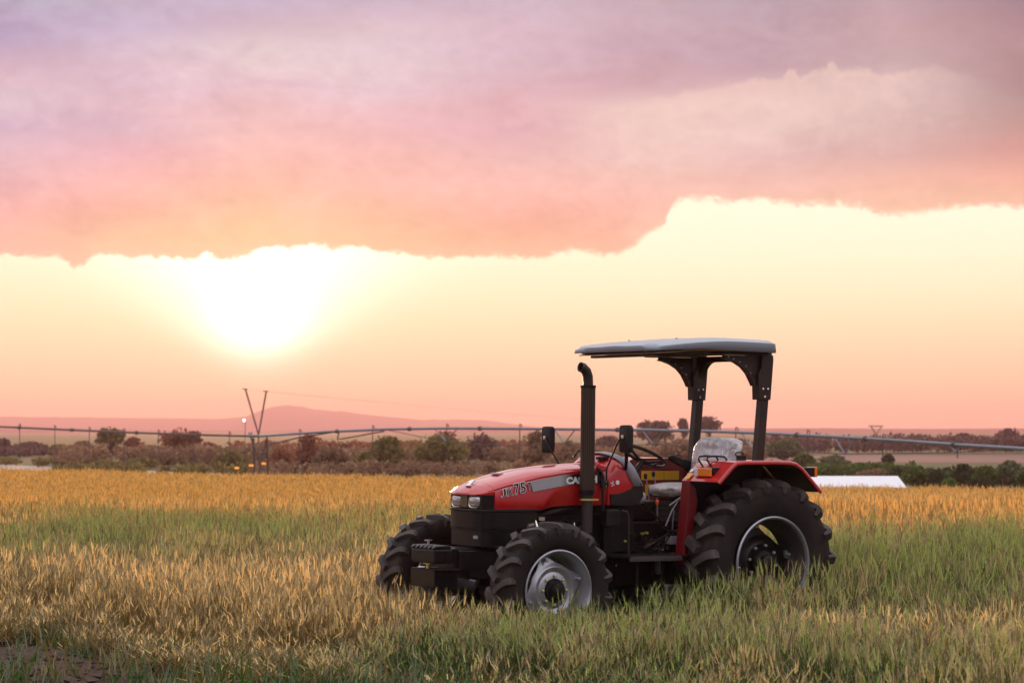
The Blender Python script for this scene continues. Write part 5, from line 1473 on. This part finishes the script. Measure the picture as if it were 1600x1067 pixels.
    # ---- roof canopy
    def canopy(zoff, inset, mat, nm, th):
        m = MB(); nx, ny = 26, 18
        X0, X1, Y1 = -.325 + inset, 1.03 - inset, .63 - inset
        def top(u, v):
            x = X0 + (X1 - X0) * u; z = 2.672 + .014 * math.cos((u - .35) * 3) - .050 * max(0, (u - .40) / .60) ** 1.5 - .016 * abs(v) ** 2.5
            z += .002 * math.cos(v * PI * 3.0)
            return x, z
        V = {}
        for i in range(nx + 1):
            for j in range(ny + 1):
                u = i / nx; v = -1 + 2 * j / ny
                x, z = top(u, v)
                # rounded plan corners
                k = max(0, abs(u - .5) * 2 - .90) / .10; yy = Y1 * v * (1 - .035 * k * k); xx = x - (.018 if u > .5 else -.018) * (abs(v) ** 10) * k
                d = min(1 - abs(v), (.5 - abs(u - .5)) * 2 * (X1 - X0) / (2 * Y1)) * Y1
                drop = .024 * math.exp(-(d / .024) ** 1.2)
                V[i, j] = len(m.v); m.v.append((xx, yy, z - drop + zoff))
        for i in range(nx):
            for j in range(ny): m.f.append((V[i, j], V[i + 1, j], V[i + 1, j + 1], V[i, j + 1])); m.mi.append(0)
        # skirt
        ring = [(i, 0) for i in range(nx)] + [(nx, j) for j in range(ny)] + [(i, ny) for i in range(nx, 0, -1)] + [(0, j) for j in range(ny, 0, -1)]
        lo = []
        for (i, j) in ring:
            p = m.v[V[i, j]]; u = i / nx
            zb = interp(u, [(0, 2.556), (.35, 2.562), (.62, 2.570), (.8, 2.560), (1, 2.543)]) + zoff
            lo.append(len(m.v)); m.v.append((p[0] + (.006 if i == nx else -.006 if i == 0 else 0), p[1] * 1.012, zb))
        n_ = len(ring)
        for k in range(n_):
            k2 = (k + 1) % n_; m.f.append((V[ring[k]], V[ring[k2]], lo[k2], lo[k])); m.mi.append(0)
        o = mesh_obj(nm, m, mat, root, smooth=50); q = o.modifiers.new('thick', 'SOLIDIFY'); q.thickness = th; q.offset = -1
        return o
    roof = canopy(0, 0, M_roof, 'roof', .008)
    m = MB(); m.box(-.27, .98, -.59, .59, 2.565, 2.575); 
    ln = MB(); ln.prism([(-.29, 2.566), (.55, 2.556), (.98, 2.520), (.98, 2.530), (.55, 2.566), (-.29, 2.576)], 'y', -.59, .59); mesh_obj('roof_liner', ln, M_liner, root)
    m = MB(); m.box(.20, .32, -.50, .50, 2.522, 2.560); m.box(.86, .92, -.5, .5, 2.50, 2.522); mesh_obj('roof_cross_bar', m, M_brownp, root, bevel=.004)
    for (x, y) in ((.05, .3), (.05, -.3), (.6, .35), (.6, -.35)):
        m = MB(); m.lathe([(-.004, .012), (.004, .010), (.007, 0)], 10, axis='z', c=(x, y, 2.665)); mesh_obj('roof_bolt', m, M_grey, roof)

    # ---- wheels
    def front_wheel(s):
        w = empty('front_wheel', root, (2.283, s * .885, .544)); w.rotation_euler = (0, 0, R(1.8))
        make_tyre(.562, .30, .325, 18, .040, .044, w)
        m = MB(); k = s
        pr_ = [(.118, .338), (.130, .336), (.134, .326), (.126, .316), (.108, .312), (.095, .300), (.050, .292), (.020, .270), (-.03, .262)]
        pr2 = pr_ + [(-.125, .322), (-.095, .268), (-.03, .254), (.016, .262), (.046, .284), (.09, .296)]
        m.lathe([(a * k, b) for a, b in pr_], 72); ri = mesh_obj('rim', m, M_silver, w, smooth=50)
        q = ri.modifiers.new('thick', 'SOLIDIFY'); q.thickness = .006
        m = MB(); m.lathe([(-.028 * k, .263), (-.10 * k, .275), (-.128 * k, .31), (-.138 * k, .334), (-.128 * k, .336), (-.09 * k, .29), (-.02 * k, .28)], 60); mesh_obj('rim_back', m, M_black, w, smooth=50)  # back of the silver rim drawn black, its shade put into the colour
        # dished centre with four arms
        m = MB(); n = 96
        rings = [(.060, .098), (.066, .10), (.060, .135), (.050, .15), (.062, .172), (.070, .190), (.058, .208), (.046, .220)]
        V0 = []
        secs = [[(r_ * math.cos(2 * PI * i / n), k * a, r_ * math.sin(2 * PI * i / n)) for i in range(n)] for a, r_ in rings]
        def lobe(i):
            a = 2 * PI * i / n + .35; c = abs(math.cos(2 * a)) ** 5; return c
        secs.append([((.225 + .062 * lobe(i)) * math.cos(2 * PI * i / n), k * (.042 - .006 * lobe(i)), (.225 + .062 * lobe(i)) * math.sin(2 * PI * i / n)) for i in range(n)])
        secs.append([((.223 + .060 * lobe(i)) * math.cos(2 * PI * i / n), k * (.028 - .006 * lobe(i)), (.223 + .060 * lobe(i)) * math.sin(2 * PI * i / n)) for i in range(n)])
        secs.append([(.098 * math.cos(2 * PI * i / n), k * .03, .098 * math.sin(2 * PI * i / n)) for i in range(n)])
        m.loft(secs, caps=False); dc = mesh_obj('wheel_disc', m, M_silver, w, smooth=40)
        for j in range(8):
            a = PI / 4 * j; m = MB(); m.lathe([(.064 * k, .013), (.080 * k, .012), (.084 * k, .006), (.084 * k, 0)], 6, c=(.118 * math.cos(a), 0, .118 * math.sin(a))); mesh_obj('bolt', m, M_yellowb, dc)
        for j in range(4):
            a = PI / 2 * j - .35; c_, s_ = math.cos(a), math.sin(a)
            m = MB(); m.tube([(.262 * c_, k * .035, .262 * s_), (.262 * c_, k * .085, .262 * s_)], [.016, .016], 6); m.M = Matrix.Rotation(-a, 4, 'Y'); m.box(.238, .296, k * .01, k * .042, -.026, .026); mesh_obj('rim_lug', m, M_silver, dc, bevel=.004)
        m = MB(); m.lathe([(-.06 * k, .13), (.03 * k, .098), (.072 * k, .098), (.090 * k, .090), (.094 * k, .062), (.125 * k, .058), (.132 * k, .045), (.132 * k, 0)], 32); mesh_obj('hub', m, M_engine, w, smooth=35)
        return w
    front_wheel(1); front_wheel(-1)

    def rear_wheel(s):
        w = empty('rear_wheel', root, (0, s * .795, .715))
        make_tyre(.735, .39, .395, 19, .055, .062, w)
        k = s; m = MB()
        pr_ = [(.178, .412), (.190, .410), (.196, .400), (.190, .388), (.170, .384), (.155, .372), (.13, .368)]
        m.lathe([(a * k, b) for a, b in pr_], 84); ri = mesh_obj('rim', m, M_silver, w, smooth=50)
        q = ri.modifiers.new('thick', 'SOLIDIFY'); q.thickness = .006
        m = MB(); m.lathe([(.168 * k, .381), (.155 * k, .369), (.11 * k, .361), (.09 * k, .355), (.055 * k, .335), (-.03 * k, .327), (-.12 * k, .338), (-.165 * k, .375), (-.185 * k, .408), (-.175 * k, .410), (-.10 * k, .36), (.05 * k, .36)], 84); mesh_obj('rim_inner', m, pmat('rim_shadow_paint', (.05, .045, .045), .5), w, smooth=60)  # silver barrel coloured dark to carry the shade inside the rim
        m = MB(); n = 96
        def lobe(i): return abs(math.cos(2 * (2 * PI * i / n + .2))) ** 4
        secs = [[(r_ * math.cos(2 * PI * i / n), k * a, r_ * math.sin(2 * PI * i / n)) for i in range(n)] for a, r_ in ((.0, .12), (.02, .13), (.035, .17), (.02, .20), (-.02, .225), (-.03, .25))]
        secs.append([((.255 + .075 * lobe(i)) * math.cos(2 * PI * i / n), k * -.03, (.255 + .075 * lobe(i)) * math.sin(2 * PI * i / n)) for i in range(n)])
        secs.append([((.253 + .073 * lobe(i)) * math.cos(2 * PI * i / n), k * -.045, (.253 + .073 * lobe(i)) * math.sin(2 * PI * i / n)) for i in range(n)])
        secs.append([(.12 * math.cos(2 * PI * i / n), k * -.03, .12 * math.sin(2 * PI * i / n)) for i in range(n)])
        m.loft(secs, caps=False); dc = mesh_obj('wheel_disc', m, M_black, w, smooth=40)
        for j in range(8):
            a = PI / 4 * j + .2; m = MB(); m.lathe([(.03 * k, .015), (.05 * k, .014), (.055 * k, 0)], 6, c=(.15 * math.cos(a), 0, .15 * math.sin(a))); mesh_obj('bolt', m, M_grey, dc)
        for j in range(4):
            a = PI / 2 * j - .2; m = MB(); m.M = Matrix.Rotation(-a, 4, 'Y'); m.box(.30, .345, k * -.045, k * .0, -.035, .035); m.M = None; m.tube([(.318 * math.cos(a), k * -.02, .318 * math.sin(a)), (.318 * math.cos(a), k * .035, .318 * math.sin(a))], .015, 6); mesh_obj('rim_lug', m, M_silver, dc, bevel=.004)
        m = MB(); m.lathe([(-.12 * k, .16), (-.0 * k, .135), (.045 * k, .12), (.07 * k, .10), (.075 * k, .07), (.12 * k, .062), (.128 * k, .05), (.128 * k, 0)], 32); mesh_obj('hub', m, M_black, w, smooth=35)
        m = MB(); m.tube([(.385, k * .175, -.02), (.378, k * .20, -.03)], .006, 6); mesh_obj('valve', m, M_chrome, w)
        return w
    rear_wheel(1); rear_wheel(-1)
    # lift arms behind
    for s in (1, -1):
        m = MB(); m.tube([(-.25, s * .22, .62), (-.75, s * .30, .52), (-1.0, s * .34, .50)], [.03, .025, .025], 8); mesh_obj('lift_arm', m, M_black, root, smooth=60)
    return root


build_tractor()
